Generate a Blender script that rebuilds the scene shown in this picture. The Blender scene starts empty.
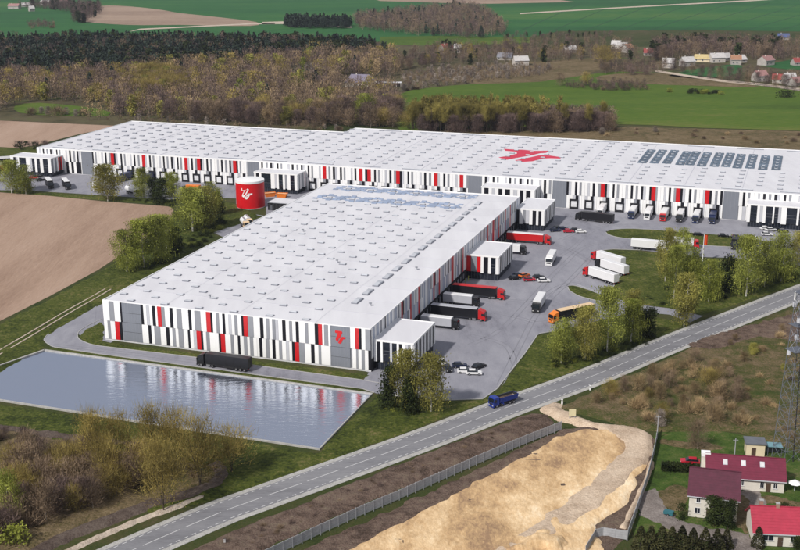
import bpy, bmesh, math, random
import numpy as np
from mathutils import Vector, Matrix

random.seed(7)
RNG = np.random.default_rng(7)
C = bpy.context.scene.collection
SC = bpy.context.scene
R = math.radians

# ------------------------------------------------------------------ camera
FOC, PITCH, ROLL, CAMH = 1157.8, R(16.565), R(-0.446), 119.0
cF = Vector((0, math.cos(PITCH), -math.sin(PITCH)))
cR0 = Vector((1, 0, 0)); cU0 = Vector((0, math.sin(PITCH), math.cos(PITCH)))
cR = math.cos(ROLL) * cR0 + math.sin(ROLL) * cU0
cU = -math.sin(ROLL) * cR0 + math.cos(ROLL) * cU0
cd = bpy.data.cameras.new("camera"); cam = bpy.data.objects.new("camera", cd); C.objects.link(cam)
cd.sensor_width = 36; cd.lens = FOC / 800 * 36; cd.clip_start = 1; cd.clip_end = 12000
m = Matrix.Identity(4)
for i in range(3):
    m[i][0], m[i][1], m[i][2] = cR[i], cU[i], -cF[i]
m[2][3] = CAMH
cam.matrix_world = m
SC.camera = cam

# ------------------------------------------------------------------ light
SUN_EL, SUN_BEAR = R(43), R(222)          # bearing clockwise from +Y the sun stands at
SUN_STR, SKY_STR, EXPO, CLOUD = 3.2, 0.1, 0.24, .45
w = bpy.data.worlds.new("World"); SC.world = w; w.use_nodes = True
nt = w.node_tree; nt.nodes.clear()
sky = nt.nodes.new("ShaderNodeTexSky"); sky.sky_type = 'NISHITA'; sky.sun_disc = False
sky.sun_elevation = SUN_EL; sky.sun_rotation = SUN_BEAR
sky.air_density = 1.0; sky.dust_density = 2.6; sky.ozone_density = 1.6
bg = nt.nodes.new("ShaderNodeBackground"); bg.inputs[1].default_value = SKY_STR
wo = nt.nodes.new("ShaderNodeOutputWorld")
nt.links.new(sky.outputs[0], bg.inputs[0])
# thin broken overcast: pale lavender cloud over the blue sky
bc = nt.nodes.new("ShaderNodeBackground"); bc.inputs[0].default_value = (.80, .82, .90, 1); bc.inputs[1].default_value = CLOUD
wt_ = nt.nodes.new("ShaderNodeTexCoord"); wm_ = nt.nodes.new("ShaderNodeMapping"); wm_.inputs["Scale"].default_value = (1, 1, 3)
wn_ = nt.nodes.new("ShaderNodeTexNoise"); wn_.inputs["Scale"].default_value = 2.2; wn_.inputs["Detail"].default_value = 6
wr_ = nt.nodes.new("ShaderNodeMapRange"); wr_.inputs[1].default_value = .3; wr_.inputs[2].default_value = .6; wr_.inputs[3].default_value = .62; wr_.inputs[4].default_value = .97
wx_ = nt.nodes.new("ShaderNodeMixShader")
nt.links.new(wt_.outputs["Generated"], wm_.inputs[0]); nt.links.new(wm_.outputs[0], wn_.inputs[0]); nt.links.new(wn_.outputs[0], wr_.inputs[0])
nt.links.new(wr_.outputs[0], wx_.inputs[0]); nt.links.new(bg.outputs[0], wx_.inputs[1]); nt.links.new(bc.outputs[0], wx_.inputs[2]); nt.links.new(wx_.outputs[0], wo.inputs[0])
sd = bpy.data.lights.new("sun", 'SUN'); sd.energy = SUN_STR; sd.angle = R(3.0); sd.color = (1, .955, .9)
sun = bpy.data.objects.new("sun", sd); C.objects.link(sun)
sv = Vector((math.sin(SUN_BEAR) * math.cos(SUN_EL), math.cos(SUN_BEAR) * math.cos(SUN_EL), math.sin(SUN_EL)))
sun.rotation_euler = (-sv).to_track_quat('-Z', 'Y').to_euler()
HAZE = .00005
vs = SC.view_settings; vs.view_transform = 'Standard'; vs.look = 'None'; vs.exposure = EXPO; vs.gamma = 1
vs.use_curve_mapping = False
SC.cycles.max_bounces = 5; SC.cycles.diffuse_bounces = 2; SC.cycles.glossy_bounces = 3
SC.cycles.transmission_bounces = 3; SC.cycles.transparent_max_bounces = 4

# ------------------------------------------------------------------ survey helpers
def G(px, py, z=0.0):
    """ground position of a spot measured in the survey photograph (800x550)"""
    d = cF + cR * ((px - 400) / FOC) - cU * ((py - 275) / FOC)
    t = (z - CAMH) / d.z
    return Vector((d.x * t, d.y * t, z))
def GP(pts, z=0.0): return [tuple(G(x, y, z)[:2]) for x, y in pts]
def mpp(px, py):
    """metres per pixel across the view at a ground spot"""
    return (G(px + 1, py) - G(px, py)).length
def hgt(px, py, top):
    """height of an upright thing with base (px,py) reaching image row top"""
    p = G(px, py); lo, hi = 0, 80
    for _ in range(30):
        mid = (lo + hi) / 2
        d = Vector((p.x, p.y, mid)) - Vector((0, 0, CAMH))
        y = 275 - FOC * d.dot(cU) / d.dot(cF)
        if y > top: lo = mid
        else: hi = mid
    return lo
def smooth(pts, n=6, closed=False):
    out = []; N = len(pts)
    rng = range(N) if closed else range(N - 1)
    for i in rng:
        if closed: p0, p1, p2, p3 = pts[i - 1], pts[i], pts[(i + 1) % N], pts[(i + 2) % N]
        else: p0, p1, p2, p3 = pts[max(i - 1, 0)], pts[i], pts[i + 1], pts[min(i + 2, N - 1)]
        for k in range(n):
            t = k / n
            out.append(tuple(.5 * ((2 * p1[j]) + (-p0[j] + p2[j]) * t + (2 * p0[j] - 5 * p1[j] + 4 * p2[j] - p3[j]) * t * t
                                   + (-p0[j] + 3 * p1[j] - 3 * p2[j] + p3[j]) * t ** 3) for j in range(2)))
    if not closed: out.append(tuple(pts[-1]))
    return out
BE = R(19.4)
VV = Vector((math.sin(BE), math.cos(BE), 0)); UU = Vector((math.cos(BE), -math.sin(BE), 0))
ON = Vector((-90.0, 333.4, 0)); OF = Vector((-187.8, 594.4, 0))
NW, NL, BH = 86.6, 176.0, 12.6
FW = 392.0
ROTU = -BE                                   # z rotation that turns +X onto UU

# ------------------------------------------------------------------ materials
MATS = {}
def new_mat(name):
    m_ = bpy.data.materials.new(name); m_.use_nodes = True
    return m_, m_.node_tree, m_.node_tree.nodes["Principled BSDF"]
def mat(name, col, rough=.6, metal=0., var=.12, scale=.6, bump=0., bscale=3., spec=.4, col2=None, stretch=None, rnd=0., trans=None):
    """principled material; colour broken up by noise, optional random tint per object"""
    if name in MATS: return MATS[name]
    m_, t, b = new_mat(name)
    L = t.links.new; N = t.nodes.new
    tc = N("ShaderNodeTexCoord"); geo = N("ShaderNodeNewGeometry")
    src = geo.outputs["Position"]
    if stretch:
        mp = N("ShaderNodeMapping"); mp.inputs["Scale"].default_value = stretch[:3]
        if len(stretch) > 3: mp.inputs["Rotation"].default_value = (0, 0, stretch[3])
        L(src, mp.inputs[0]); src = mp.outputs[0]
    n1 = N("ShaderNodeTexNoise"); n1.inputs["Scale"].default_value = scale; n1.inputs["Detail"].default_value = 5
    n1.inputs["Roughness"].default_value = .62
    L(src, n1.inputs["Vector"])
    cr = N("ShaderNodeValToRGB")
    c = Vector(col[:3]); c2 = Vector(col2[:3]) if col2 else None
    a = c * (1 - var); z = c2 if c2 else c * (1 + var)
    cr.color_ramp.elements[0].position = .32; cr.color_ramp.elements[1].position = .68
    cr.color_ramp.elements[0].color = (*a, 1); cr.color_ramp.elements[1].color = (*[min(x, .95) for x in z], 1)
    L(n1.outputs[0], cr.inputs[0])
    out = cr.outputs[0]
    if rnd:
        oi = N("ShaderNodeObjectInfo"); mr = N("ShaderNodeMapRange")
        mr.inputs[3].default_value = 1 - rnd; mr.inputs[4].default_value = 1 + rnd
        L(oi.outputs["Random"], mr.inputs[0])
        hs = N("ShaderNodeHueSaturation"); L(mr.outputs[0], hs.inputs["Value"]); L(out, hs.inputs["Color"]); out = hs.outputs[0]
    if trans is not None:
        n3 = N("ShaderNodeTexNoise"); n3.inputs["Scale"].default_value = .1; n3.inputs["Detail"].default_value = 2; L(geo.outputs["Position"], n3.inputs["Vector"])
        m3 = N("ShaderNodeMapRange"); m3.inputs[1].default_value = .35; m3.inputs[2].default_value = .65; m3.inputs[3].default_value = .62; m3.inputs[4].default_value = 1.4; L(n3.outputs[0], m3.inputs[0])
        h3 = N("ShaderNodeHueSaturation"); L(m3.outputs[0], h3.inputs["Value"]); L(out, h3.inputs["Color"]); out = h3.outputs[0]
    L(out, b.inputs["Base Color"])
    b.inputs["Roughness"].default_value = rough; b.inputs["Metallic"].default_value = metal
    b.inputs["Specular IOR Level"].default_value = spec
    if bump:
        n2 = N("ShaderNodeTexNoise"); n2.inputs["Scale"].default_value = bscale; n2.inputs["Detail"].default_value = 6
        L(src, n2.inputs["Vector"])
        bp = N("ShaderNodeBump"); bp.inputs["Strength"].default_value = min(bump, 1.); bp.inputs["Distance"].default_value = .3
        L(n2.outputs[0], bp.inputs["Height"]); L(bp.outputs[0], b.inputs["Normal"])
    if trans:
        tr = N("ShaderNodeBsdfTranslucent"); mx = N("ShaderNodeMixShader"); mx.inputs[0].default_value = trans
        L(out, tr.inputs[0]); L(b.outputs[0], mx.inputs[1]); L(tr.outputs[0], mx.inputs[2])
        L(mx.outputs[0], t.nodes["Material Output"].inputs["Surface"])
    MATS[name] = m_
    return m_
def ground_mat(name, cols, s1=.02, s2=.25, s3=2.5, bump=.6, stretch=None, rot=0., w3=.35, rough=.95, w1=.5, spread=.105):
    """vegetation / soil: three noise sizes pick along a ramp of earth colours"""
    if name in MATS: return MATS[name]
    m_, t, b = new_mat(name)
    L = t.links.new; N = t.nodes.new
    geo = N("ShaderNodeNewGeometry"); src = geo.outputs["Position"]
    if stretch:
        mp = N("ShaderNodeMapping"); mp.inputs["Scale"].default_value = stretch; mp.inputs["Rotation"].default_value = (0, 0, rot)
        L(src, mp.inputs[0]); src = mp.outputs[0]
    def noise(s, d=5, r=.6):
        n = N("ShaderNodeTexNoise"); n.inputs["Scale"].default_value = s; n.inputs["Detail"].default_value = d
        n.inputs["Roughness"].default_value = r; L(src, n.inputs["Vector"]); return n.outputs[0]
    def mth(op, a_, b_):
        q = N("ShaderNodeMath"); q.operation = op
        for i, v in enumerate((a_, b_)):
            if isinstance(v, (int, float)): q.inputs[i].default_value = v
            else: L(v, q.inputs[i])
        return q.outputs[0]
    w2 = max(0., 1 - w1 - w3)
    v = mth('ADD', mth('ADD', mth('MULTIPLY', noise(s1), w1), mth('MULTIPLY', noise(s2), w2)), mth('MULTIPLY', noise(s3, 3, .7), w3))
    cr = N("ShaderNodeValToRGB"); e = cr.color_ramp.elements
    n = len(cols)
    while len(e) < n: e.new(.5)
    for i, c in enumerate(cols):
        e[i].position = .5 - spread + 2 * spread * i / (n - 1); e[i].color = (*c, 1)
    L(v, cr.inputs[0]); L(cr.outputs[0], b.inputs["Base Color"])
    b.inputs["Roughness"].default_value = rough; b.inputs["Specular IOR Level"].default_value = .15
    if bump:
        bp = N("ShaderNodeBump"); bp.inputs["Strength"].default_value = bump; bp.inputs["Distance"].default_value = .5
        L(noise(s3 * .6, 5, .65), bp.inputs["Height"]); L(bp.outputs[0], b.inputs["Normal"])
    MATS[name] = m_
    return m_

WHITE = mat("white_steel", (.86, .86, .86), .42, var=.03, scale=.15, rnd=.04)
LIGHT = mat("pale_grey_steel", (.52, .53, .57), .45, var=.04, rnd=.05)
GREY = mat("mid_grey_steel", (.27, .28, .31), .45, var=.05, rnd=.08)
SQGREY = mat("slate_grey_steel", (.2, .215, .25), .5, var=.05, scale=.2)
BLACK = mat("black_steel", (.008, .008, .013), .4, var=.1)
RED = mat("red_steel", (.55, .008, .012), .4, var=.08)
BLUEISH = mat("blue_grey_steel", (.38, .42, .52), .45, var=.05)
PCOL = {'w': WHITE, 'l': LIGHT, 'g': GREY, 'k': BLACK, 'r': RED, 'b': BLUEISH}
ROOF = mat("roof_membrane", (.67, .665, .7), .55, var=.08, scale=.16, spec=.3, col2=(.7, .7, .73), stretch=(1, .14, 1, R(19.4)))
SEAM = mat("roof_seam_strip", (.5, .5, .56), .6)
PLINTH = mat("pale_plinth", (.6, .6, .62), .7)
GLASS = mat("dark_glass", (.012, .016, .026), .12, var=.2, spec=.6)
MULL = mat("mullion_grey", (.09, .095, .11), .5)
DOCKBLK = mat("dock_rubber", (.01, .01, .014), .8)
DOORW = mat("dock_door_white", (.72, .73, .75), .5, rnd=.08)
YELLOW = mat("safety_yellow", (.35, .38, .05), .6)
CONC = mat("kerb_concrete", (.38, .375, .37), .85, var=.1, scale=2)
SKYG = mat("skylight_dome", (.5, .52, .56), .3, var=.04, rnd=.12)
SKYF = mat("skylight_kerb", (.22, .23, .27), .5)
PV = mat("solar_cell", (.11, .17, .3), .3, var=.2, rnd=.2)
PVN = mat("pale_blue_membrane_panel", (.27, .33, .45), .4, var=.15, rnd=.15)
PVD = mat("dark_solar_cell", (.09, .13, .18), .35, var=.2, rnd=.2)
TYRE = mat("tyre_rubber", (.012, .012, .013), .85)
RIM = mat("wheel_rim", (.35, .35, .37), .35, metal=.6)
CHASSIS = mat("chassis_black", (.02, .02, .022), .6)
VGLASS = mat("vehicle_glass", (.01, .014, .02), .08, spec=.7)
LAMPW = mat("headlamp_lens", (.6, .6, .6), .2)
LAMPR = mat("rear_lamp", (.3, .01, .01), .3)
LOGOR = mat("logo_red", (.62, .012, .015), .5, var=.04)
LOGOROOF = mat("logo_roof_red", (.58, .03, .07), .6, var=.08)
PAINTW = mat("road_paint", (.62, .62, .62), .7, var=.12, scale=3)

# ------------------------------------------------------------------ mesh helpers
class MB:
    def __init__(s): s.v = []; s.f = []; s.m = []; s.mats = []
    def mi(s, mt):
        if mt not in s.mats: s.mats.append(mt)
        return s.mats.index(mt)
    def add(s, vs, fs, mt):
        o = len(s.v); s.v += [tuple(v) for v in vs]; k = s.mi(mt)
        s.f += [tuple(i + o for i in f) for f in fs]; s.m += [k] * len(fs)
    def box(s, x0, x1, y0, y1, z0, z1, mt, top=None, T=None):
        vs = [(x0, y0, z0), (x1, y0, z0), (x1, y1, z0), (x0, y1, z0), (x0, y0, z1), (x1, y0, z1), (x1, y1, z1), (x0, y1, z1)]
        if T: vs = [T(Vector(v)) for v in vs]
        s.add(vs, [(3, 2, 1, 0), (0, 1, 5, 4), (1, 2, 6, 5), (2, 3, 7, 6), (3, 0, 4, 7)], mt); s.add(vs[4:], [(0, 1, 2, 3)], top or mt)
    def prism(s, poly, z0, z1, mt, top=None):
        n = len(poly)
        a = sum(poly[i][0] * poly[(i + 1) % n][1] - poly[(i + 1) % n][0] * poly[i][1] for i in range(n))
        if a < 0: poly = poly[::-1]
        vs = [(x, y, z0) for x, y in poly] + [(x, y, z1) for x, y in poly]
        s.add(vs, [(i, (i + 1) % n, n + (i + 1) % n, n + i) for i in range(n)], mt)
        s.add([(x, y, z1) for x, y in poly], [tuple(range(n))], top or mt)
    def extr_y(s, prof, y0, y1, mt):
        """profile in x,z extruded over y"""
        n = len(prof)
        a = sum(prof[i][0] * prof[(i + 1) % n][1] - prof[(i + 1) % n][0] * prof[i][1] for i in range(n))
        if a < 0: prof = prof[::-1]
        vs = [(x, y0, z) for x, z in prof] + [(x, y1, z) for x, z in prof]
        s.add(vs, [((i + 1) % n, i, n + i, n + (i + 1) % n) for i in range(n)] + [tuple(range(n)), tuple(range(2 * n - 1, n - 1, -1))], mt)
    def cyl(s, c, r, h, mt, n=14, axis='z', r2=None, cap=True):
        r2 = r if r2 is None else r2; vs = []
        for k, (rr, hh) in enumerate(((r, 0), (r2, h))):
            for i in range(n):
                a = 2 * math.pi * i / n; x, y = rr * math.cos(a), rr * math.sin(a)
                if axis == 'z': vs.append((c[0] + x, c[1] + y, c[2] + hh))
                elif axis == 'y': vs.append((c[0] + x, c[1] + hh, c[2] + y))
                else: vs.append((c[0] + hh, c[1] + x, c[2] + y))
        fs = [(i, (i + 1) % n, n + (i + 1) % n, n + i) for i in range(n)]
        if cap: fs += [tuple(range(n))[::-1], tuple(range(n, 2 * n))]
        s.add(vs, fs, mt)
    def bar(s, a, b, r, mt, n=4):
        a, b = Vector(a), Vector(b); d = (b - a).normalized()
        x = d.orthogonal().normalized(); y = d.cross(x); vs = []
        for p in (a, b):
            for i in range(n):
                t = 2 * math.pi * (i + .5) / n; vs.append(p + (x * math.cos(t) + y * math.sin(t)) * r)
        s.add(vs, [(i, (i + 1) % n, n + (i + 1) % n, n + i) for i in range(n)] + [tuple(range(n))[::-1], tuple(range(n, 2 * n))], mt)
    def mesh(s, name):
        me = bpy.data.meshes.new(name); me.from_pydata(s.v, [], s.f)
        for q in s.mats: me.materials.append(q)
        me.polygons.foreach_set("material_index", s.m); me.update()
        return me
    def build(s, name, parent=None, loc=None, rz=0.):
        return put(name, s.mesh(name), parent, loc, rz)
def put(name, me, parent=None, loc=None, rz=0., scale=None):
    o = bpy.data.objects.new(name, me); C.objects.link(o)
    if parent: o.parent = parent
    if loc is not None: o.location = loc
    o.rotation_euler = (0, 0, rz)
    if scale: o.scale = scale
    return o
def tag(o, label, cat=None, group=None, kind=None):
    if label: o["label"] = label
    if cat: o["category"] = cat
    if group: o["group"] = group
    if kind: o["kind"] = kind
    return o
def thing(name, label, cat, loc=(0, 0, 0), rz=0., group=None):
    o = bpy.data.objects.new(name, None); C.objects.link(o)
    o.location = loc; o.rotation_euler = (0, 0, rz); o.empty_display_size = .5
    return tag(o, label, cat, group)
def struct(o): o["kind"] = 'structure'; return o
def sheet(name, poly, z, mt, parent=None):
    """flat sheet with an ear-clipped outline"""
    bm = bmesh.new(); vs = [bm.verts.new((x, y, z)) for x, y in poly]; f = bm.faces.new(vs)
    if f.normal.z < 0 or True:
        f.normal_update()
        if f.normal.z < 0: f.normal_flip()
    bmesh.ops.triangulate(bm, faces=bm.faces[:]); me = bpy.data.meshes.new(name); bm.to_mesh(me); bm.free()
    me.materials.append(mt); o = put(name, me, parent)
    return struct(o)
def copy_tree(o, parent=None):
    c = o.copy(); C.objects.link(c)
    if parent: c.parent = parent
    for ch in o.children: copy_tree(ch, c)
    return c
def strip(line, hw, z=None):
    """polygon of a band of half width hw along a polyline"""
    A, B = [], []; n = len(line)
    for i in range(n):
        p0 = Vector(line[max(i - 1, 0)]); p1 = Vector(line[min(i + 1, n - 1)]); d = (p1 - p0).normalized()
        nn = Vector((-d.y, d.x)); p = Vector(line[i]); A.append(tuple(p + nn * hw)); B.append(tuple(p - nn * hw))
    return A + B[::-1]
def band(name, line, o0, o1, z0, z1, mt, parent=None):
    """swept strip between lateral offsets o0..o1 with height (kerbs, lines)"""
    mb = MB(); n = len(line); L_, R_ = [], []
    for i in range(n):
        p0 = Vector(line[max(i - 1, 0)]); p1 = Vector(line[min(i + 1, n - 1)]); d = (p1 - p0).normalized()
        nn = Vector((-d.y, d.x)); p = Vector(line[i]); L_.append(p + nn * o1); R_.append(p + nn * o0)
    vs = []
    for a, b in zip(R_, L_): vs += [(a.x, a.y, z1), (b.x, b.y, z1), (a.x, a.y, z0), (b.x, b.y, z0)]
    fs = []
    for i in range(n - 1):
        k = 4 * i; fs += [(k, k + 4, k + 5, k + 1), (k + 2, k + 6, k + 4, k), (k + 1, k + 5, k + 7, k + 3)]
    mb.add(vs, fs, mt)
    return mb.build(name, parent)
def resample(line, step):
    pts = [Vector(p) for p in line]; out = [pts[0].copy()]; acc = 0; cur = pts[0].copy(); i = 1
    while i < len(pts):
        d = (pts[i] - cur).length
        if acc + d >= step:
            cur = cur.lerp(pts[i], (step - acc) / d); out.append(cur.copy()); acc = 0
        else: acc += d; cur = pts[i].copy(); i += 1
    return [tuple(p) for p in out]
def inside(poly, X, Y):
    """vectorised point in polygon"""
    r = np.zeros(X.shape, bool); n = len(poly)
    for i in range(n):
        x1, y1 = poly[i]; x2, y2 = poly[(i + 1) % n]
        if y1 == y2: continue
        c = ((y1 > Y) != (y2 > Y)) & (X < (x2 - x1) * (Y - y1) / (y2 - y1) + x1); r ^= c
    return r
def edge_dist(poly, X, Y):
    d = np.full(X.shape, 1e9); n = len(poly)
    for i in range(n):
        a = np.array(poly[i]); b = np.array(poly[(i + 1) % n]); ab = b - a; l2 = ab @ ab + 1e-9
        t = np.clip(((X - a[0]) * ab[0] + (Y - a[1]) * ab[1]) / l2, 0, 1)
        d = np.minimum(d, np.hypot(X - a[0] - t * ab[0], Y - a[1] - t * ab[1]))
    return d
def vnoise(X, Y, s, seed):
    g = np.random.default_rng(seed).random((64, 64)); x = X / s; y = Y / s
    xi = np.floor(x).astype(int); yi = np.floor(y).astype(int); fx = x - xi; fy = y - yi
    fx = fx * fx * (3 - 2 * fx); fy = fy * fy * (3 - 2 * fy)
    q = lambda a, b: g[(xi + a) % 64, (yi + b) % 64]
    return (q(0, 0) * (1 - fx) + q(1, 0) * fx) * (1 - fy) + (q(0, 1) * (1 - fx) + q(1, 1) * fx) * fy
def relief(name, poly, step, hfn, mt, parent=None, fall=1.5):
    """ground patch: height field that sinks below the ground outside its outline"""
    P = np.array(poly); x = np.arange(P[:, 0].min() - step, P[:, 0].max() + 2 * step, step); y = np.arange(P[:, 1].min() - step, P[:, 1].max() + 2 * step, step)
    X, Y = np.meshgrid(x, y, indexing='ij'); ins = inside(poly, X, Y); D = edge_dist(poly, X, Y)
    sd_ = np.where(ins, D, -D) + (vnoise(X, Y, 2.5, 5) - .5) * fall
    k = np.clip(sd_ / fall, -1, 1); Z = np.where(k > 0, .02 + hfn(X, Y) * k, k * .25)
    nx, ny = X.shape; keep = sd_ > -fall * 1.2
    idx = np.arange(nx * ny).reshape(nx, ny)
    q = keep[:-1, :-1] | keep[1:, :-1] | keep[1:, 1:] | keep[:-1, 1:]
    F = np.stack([idx[:-1, :-1][q], idx[1:, :-1][q], idx[1:, 1:][q], idx[:-1, 1:][q]], 1)
    used, inv = np.unique(F, return_inverse=True); V = np.stack([X.ravel(), Y.ravel(), Z.ravel()], 1)[used]
    me = npmesh(name, V, inv.reshape(-1, 4), mt); me.polygons.foreach_set("use_smooth", np.ones(len(F), bool))
    return struct(put(name, me, parent))
def npmesh(name, V, F, mt, mi=None):
    me = bpy.data.meshes.new(name); k = F.shape[1]
    me.vertices.add(len(V)); me.vertices.foreach_set("co", np.ascontiguousarray(V, dtype=np.float32).ravel())
    me.loops.add(F.size); me.loops.foreach_set("vertex_index", np.ascontiguousarray(F, dtype=np.int32).ravel())
    me.polygons.add(len(F)); me.polygons.foreach_set("loop_start", np.arange(0, F.size, k, dtype=np.int32))
    for q in (mt if isinstance(mt, (list, tuple)) else [mt]): me.materials.append(q)
    if mi is not None: me.polygons.foreach_set("material_index", np.ascontiguousarray(mi, dtype=np.int32))
    me.update(calc_edges=True); me.validate()
    return me

# ================================================================== SETTING
gb = ground_mat("ground_scrub", [(.018, .028, .008), (.04, .055, .014), (.06, .062, .022), (.095, .075, .042)], .012, .12, 1.6, w1=.4, w3=.3)
GRASS = ground_mat("verge_grass", [(.02, .028, .006), (.045, .06, .01), (.078, .094, .017), (.15, .13, .05)], .03, .2, 1.1, w1=.3, w3=.45, bump=1.)
LAWN = ground_mat("lawn_grass", [(.028, .045, .01), (.045, .085, .014), (.07, .105, .022), (.15, .13, .06)], .06, .35, 2.5, w1=.35, w3=.3)
SOIL = ground_mat("ploughed_soil", [(.27, .18, .13), (.36, .25, .185), (.41, .295, .225)], .014, .12, 1.1, stretch=(1, .18, 1), rot=R(-62), w1=.6, w3=.2, bump=.5)
FARSOIL = ground_mat("far_tilled_soil", [(.24, .17, .125), (.33, .24, .18), (.38, .29, .21)], .008, .05, .4, stretch=(.25, 1, 1), rot=R(8), bump=0)
FARGREEN = ground_mat("far_crop_green", [(.018, .075, .022), (.022, .1, .028), (.032, .12, .03), (.07, .145, .034)], .004, .02, .2, stretch=(.2, 1, 1), rot=R(6), bump=0)
MEADOW = ground_mat("meadow_green", [(.04, .07, .009), (.06, .11, .012), (.08, .13, .015), (.13, .14, .035)], .008, .05, .5, stretch=(.25, 1, 1), rot=R(-4), bump=.3)
DRY = ground_mat("dry_grass", [(.05, .055, .016), (.11, .085, .04), (.17, .125, .07), (.22, .17, .1)], .03, .25, 1.8, w1=.3, w3=.4, bump=1.)
SCRUB = ground_mat("brown_scrub_soil", [(.04, .062, .012), (.07, .075, .022), (.13, .1, .05), (.2, .145, .09)], .04, .3, 2.2, w1=.3, w3=.4, bump=1.)
FARSCR = ground_mat("far_scrub", [(.03, .035, .014), (.07, .06, .03), (.1, .085, .045), (.06, .09, .02)], .01, .06, .5, w1=.4, w3=.2, bump=0)
SAND = ground_mat("bare_sand", [(.31, .2, .12), (.54, .36, .19), (.74, .54, .32), (.9, .74, .52)], .06, .25, 1.6, w1=.5, w3=.2, bump=.6, stretch=(1, .5, 1), rot=R(-48), spread=.12)
TRACK = ground_mat("pale_dirt_track", [(.36, .28, .22), (.5, .42, .34), (.6, .51, .42)], .08, .4, 2.5, w1=.3, w3=.4, bump=.7)
SANDTRK = ground_mat('sandy_track', [(.38, .28, .2), (.54, .42, .31), (.68, .55, .42)], .08, .4, 2.5, w1=.3, w3=.4, bump=.7)
GRAVELM = ground_mat("grey_gravel", [(.13, .11, .1), (.21, .18, .165), (.28, .25, .23)], .08, .5, 3, w1=.3, w3=.4, bump=.6)
DARKTRK = ground_mat("dark_dirt_track", [(.06, .042, .035), (.1, .075, .062), (.15, .12, .1)], .08, .4, 2.5, w1=.3, w3=.4, bump=.7)
PURPLE = ground_mat("churned_earth", [(.05, .035, .025), (.11, .075, .058), (.17, .12, .095), (.2, .16, .11)], .08, .5, 3.2, w1=.25, w3=.4, bump=1.)
YARD = ground_mat("yard_concrete", [(.17, .17, .2), (.235, .235, .27), (.265, .265, .3), (.3, .3, .335)], .05, .3, 2.2, w1=.5, w3=.15, bump=.1, rough=.85, stretch=(1, .35, 1), rot=R(-19))
ASPH = ground_mat("road_asphalt", [(.15, .15, .16), (.205, .205, .22), (.25, .25, .26)], .03, .3, 4, stretch=(.15, 1, 1), rot=R(-41), w1=.4, w3=.3, bump=.15, rough=.85)
SHOULD = ground_mat("gravel_shoulder", [(.3, .295, .28), (.42, .41, .39), (.5, .49, .47)], .2, .8, 5, w1=.2, w3=.5, bump=.5)

struct(put("ground", npmesh("ground", np.array([(-2600, -200, 0), (2600, -200, 0), (2600, 3600, 0), (-2600, 3600, 0)], float), np.array([[0, 1, 2, 3]]), gb)))

def field(name, pts, z, mt, sm=0):
    p = GP(pts)
    if sm: p = smooth(p, sm, True)
    return sheet(name, p, z, mt)
DARKCROP = ground_mat('crop_tramline_soil', [(.02, .06, .03), (.03, .075, .035)], .01, .1, .5, bump=0)
# far country, painted back to front
field("far_crop_field", [(-60, -18), (900, -26), (900, 33), (700, 30), (560, 31), (500, 43), (380, 42), (250, 38), (-60, 38)], .05, FARGREEN)
field("far_tilled_field", [(81, 21), (90, 14), (101, 6), (130, 6.5), (162, 10), (179, 13), (216, 17), (256, 22), (250, 26), (179, 25), (128, 25)], .12, FARSOIL, 3)
for k in range(9):
    x0_ = 520 + 32 * k; q_ = GP([(x0_, 31), (x0_ + 60 + 6 * k, 4 - .3 * k)]); band("crop_tramline", q_, -.9, .9, 0, .1, DARKCROP)["kind"] = 'structure'
field("horizon_tilled_field", [(370, -2), (560, 0), (575, 2), (480, 4), (380, 1)], .12, FARSOIL)
field("far_field_track", [(520, 14.2), (600, 9.4), (680, 5), (745, 1.6), (810, -2.5), (810, -4), (745, .4), (680, 3.9), (600, 8.3), (520, 13)], .14, TRACK)
field("far_field_track", [(128, 32), (140, 30), (250, 24.5), (275, 24), (275, 22.8), (250, 23.4), (140, 28.8)], .14, TRACK)
field("far_gravel_road", [(262, 22), (300, 21), (352, 26.5), (352, 28), (300, 23.8), (262, 24.4)], .14, TRACK)
field("far_scrub_belt", [(-60, 38), (250, 38), (500, 48), (560, 48), (700, 46), (900, 44), (900, 76), (760, 72), (690, 76), (560, 84), (400, 96), (300, 134), (-60, 118)], .05, FARSCR)
field("green_strip_field", [(380, 37), (440, 36), (530, 37.5), (530, 43), (470, 45), (380, 45)], .12, MEADOW)
field("orchard_ground", [(400, 78), (470, 66), (560, 60), (600, 58), (600, 70), (560, 82), (480, 84)], .12, DRY)
field("meadow", [(396, 96), (430, 88), (480, 84), (540, 82), (600, 73), (640, 72), (690, 76), (740, 84), (900, 98), (900, 136), (800, 131), (700, 128), (600, 124), (400, 130)], .16, MEADOW, 2)
field("stubble_strip", [(600, 76), (640, 73), (700, 76), (760, 87), (700, 86), (640, 84), (600, 81)], .2, DRY, 2)
field("roadside_green", [(668, 76), (688, 70), (735, 64), (742, 66), (742, 72), (730, 76), (700, 79), (686, 78)], .2, FARGREEN)
field("roadside_green", [(760, 66), (790, 60), (830, 58), (830, 68), (790, 70)], .2, FARGREEN)
field("village_road", [(655, 72), (690, 77.5), (720, 82), (760, 86), (830, 95), (830, 92), (760, 83.5), (720, 79.5), (690, 75.5), (655, 70)], .24, TRACK)
field("forest_clearing", [(15, 106), (40, 103), (100, 109), (108, 116), (60, 116), (20, 113)], .16, MEADOW, 2)
field("forest_clearing", [(292, 73), (305, 70), (315, 76), (308, 84), (294, 82)], .16, LAWN, 2)
field("dry_field_edge", [(560, 126), (700, 129), (900, 134), (900, 156), (700, 148), (560, 141), (420, 134), (430, 130)], .18, DRY)
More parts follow.
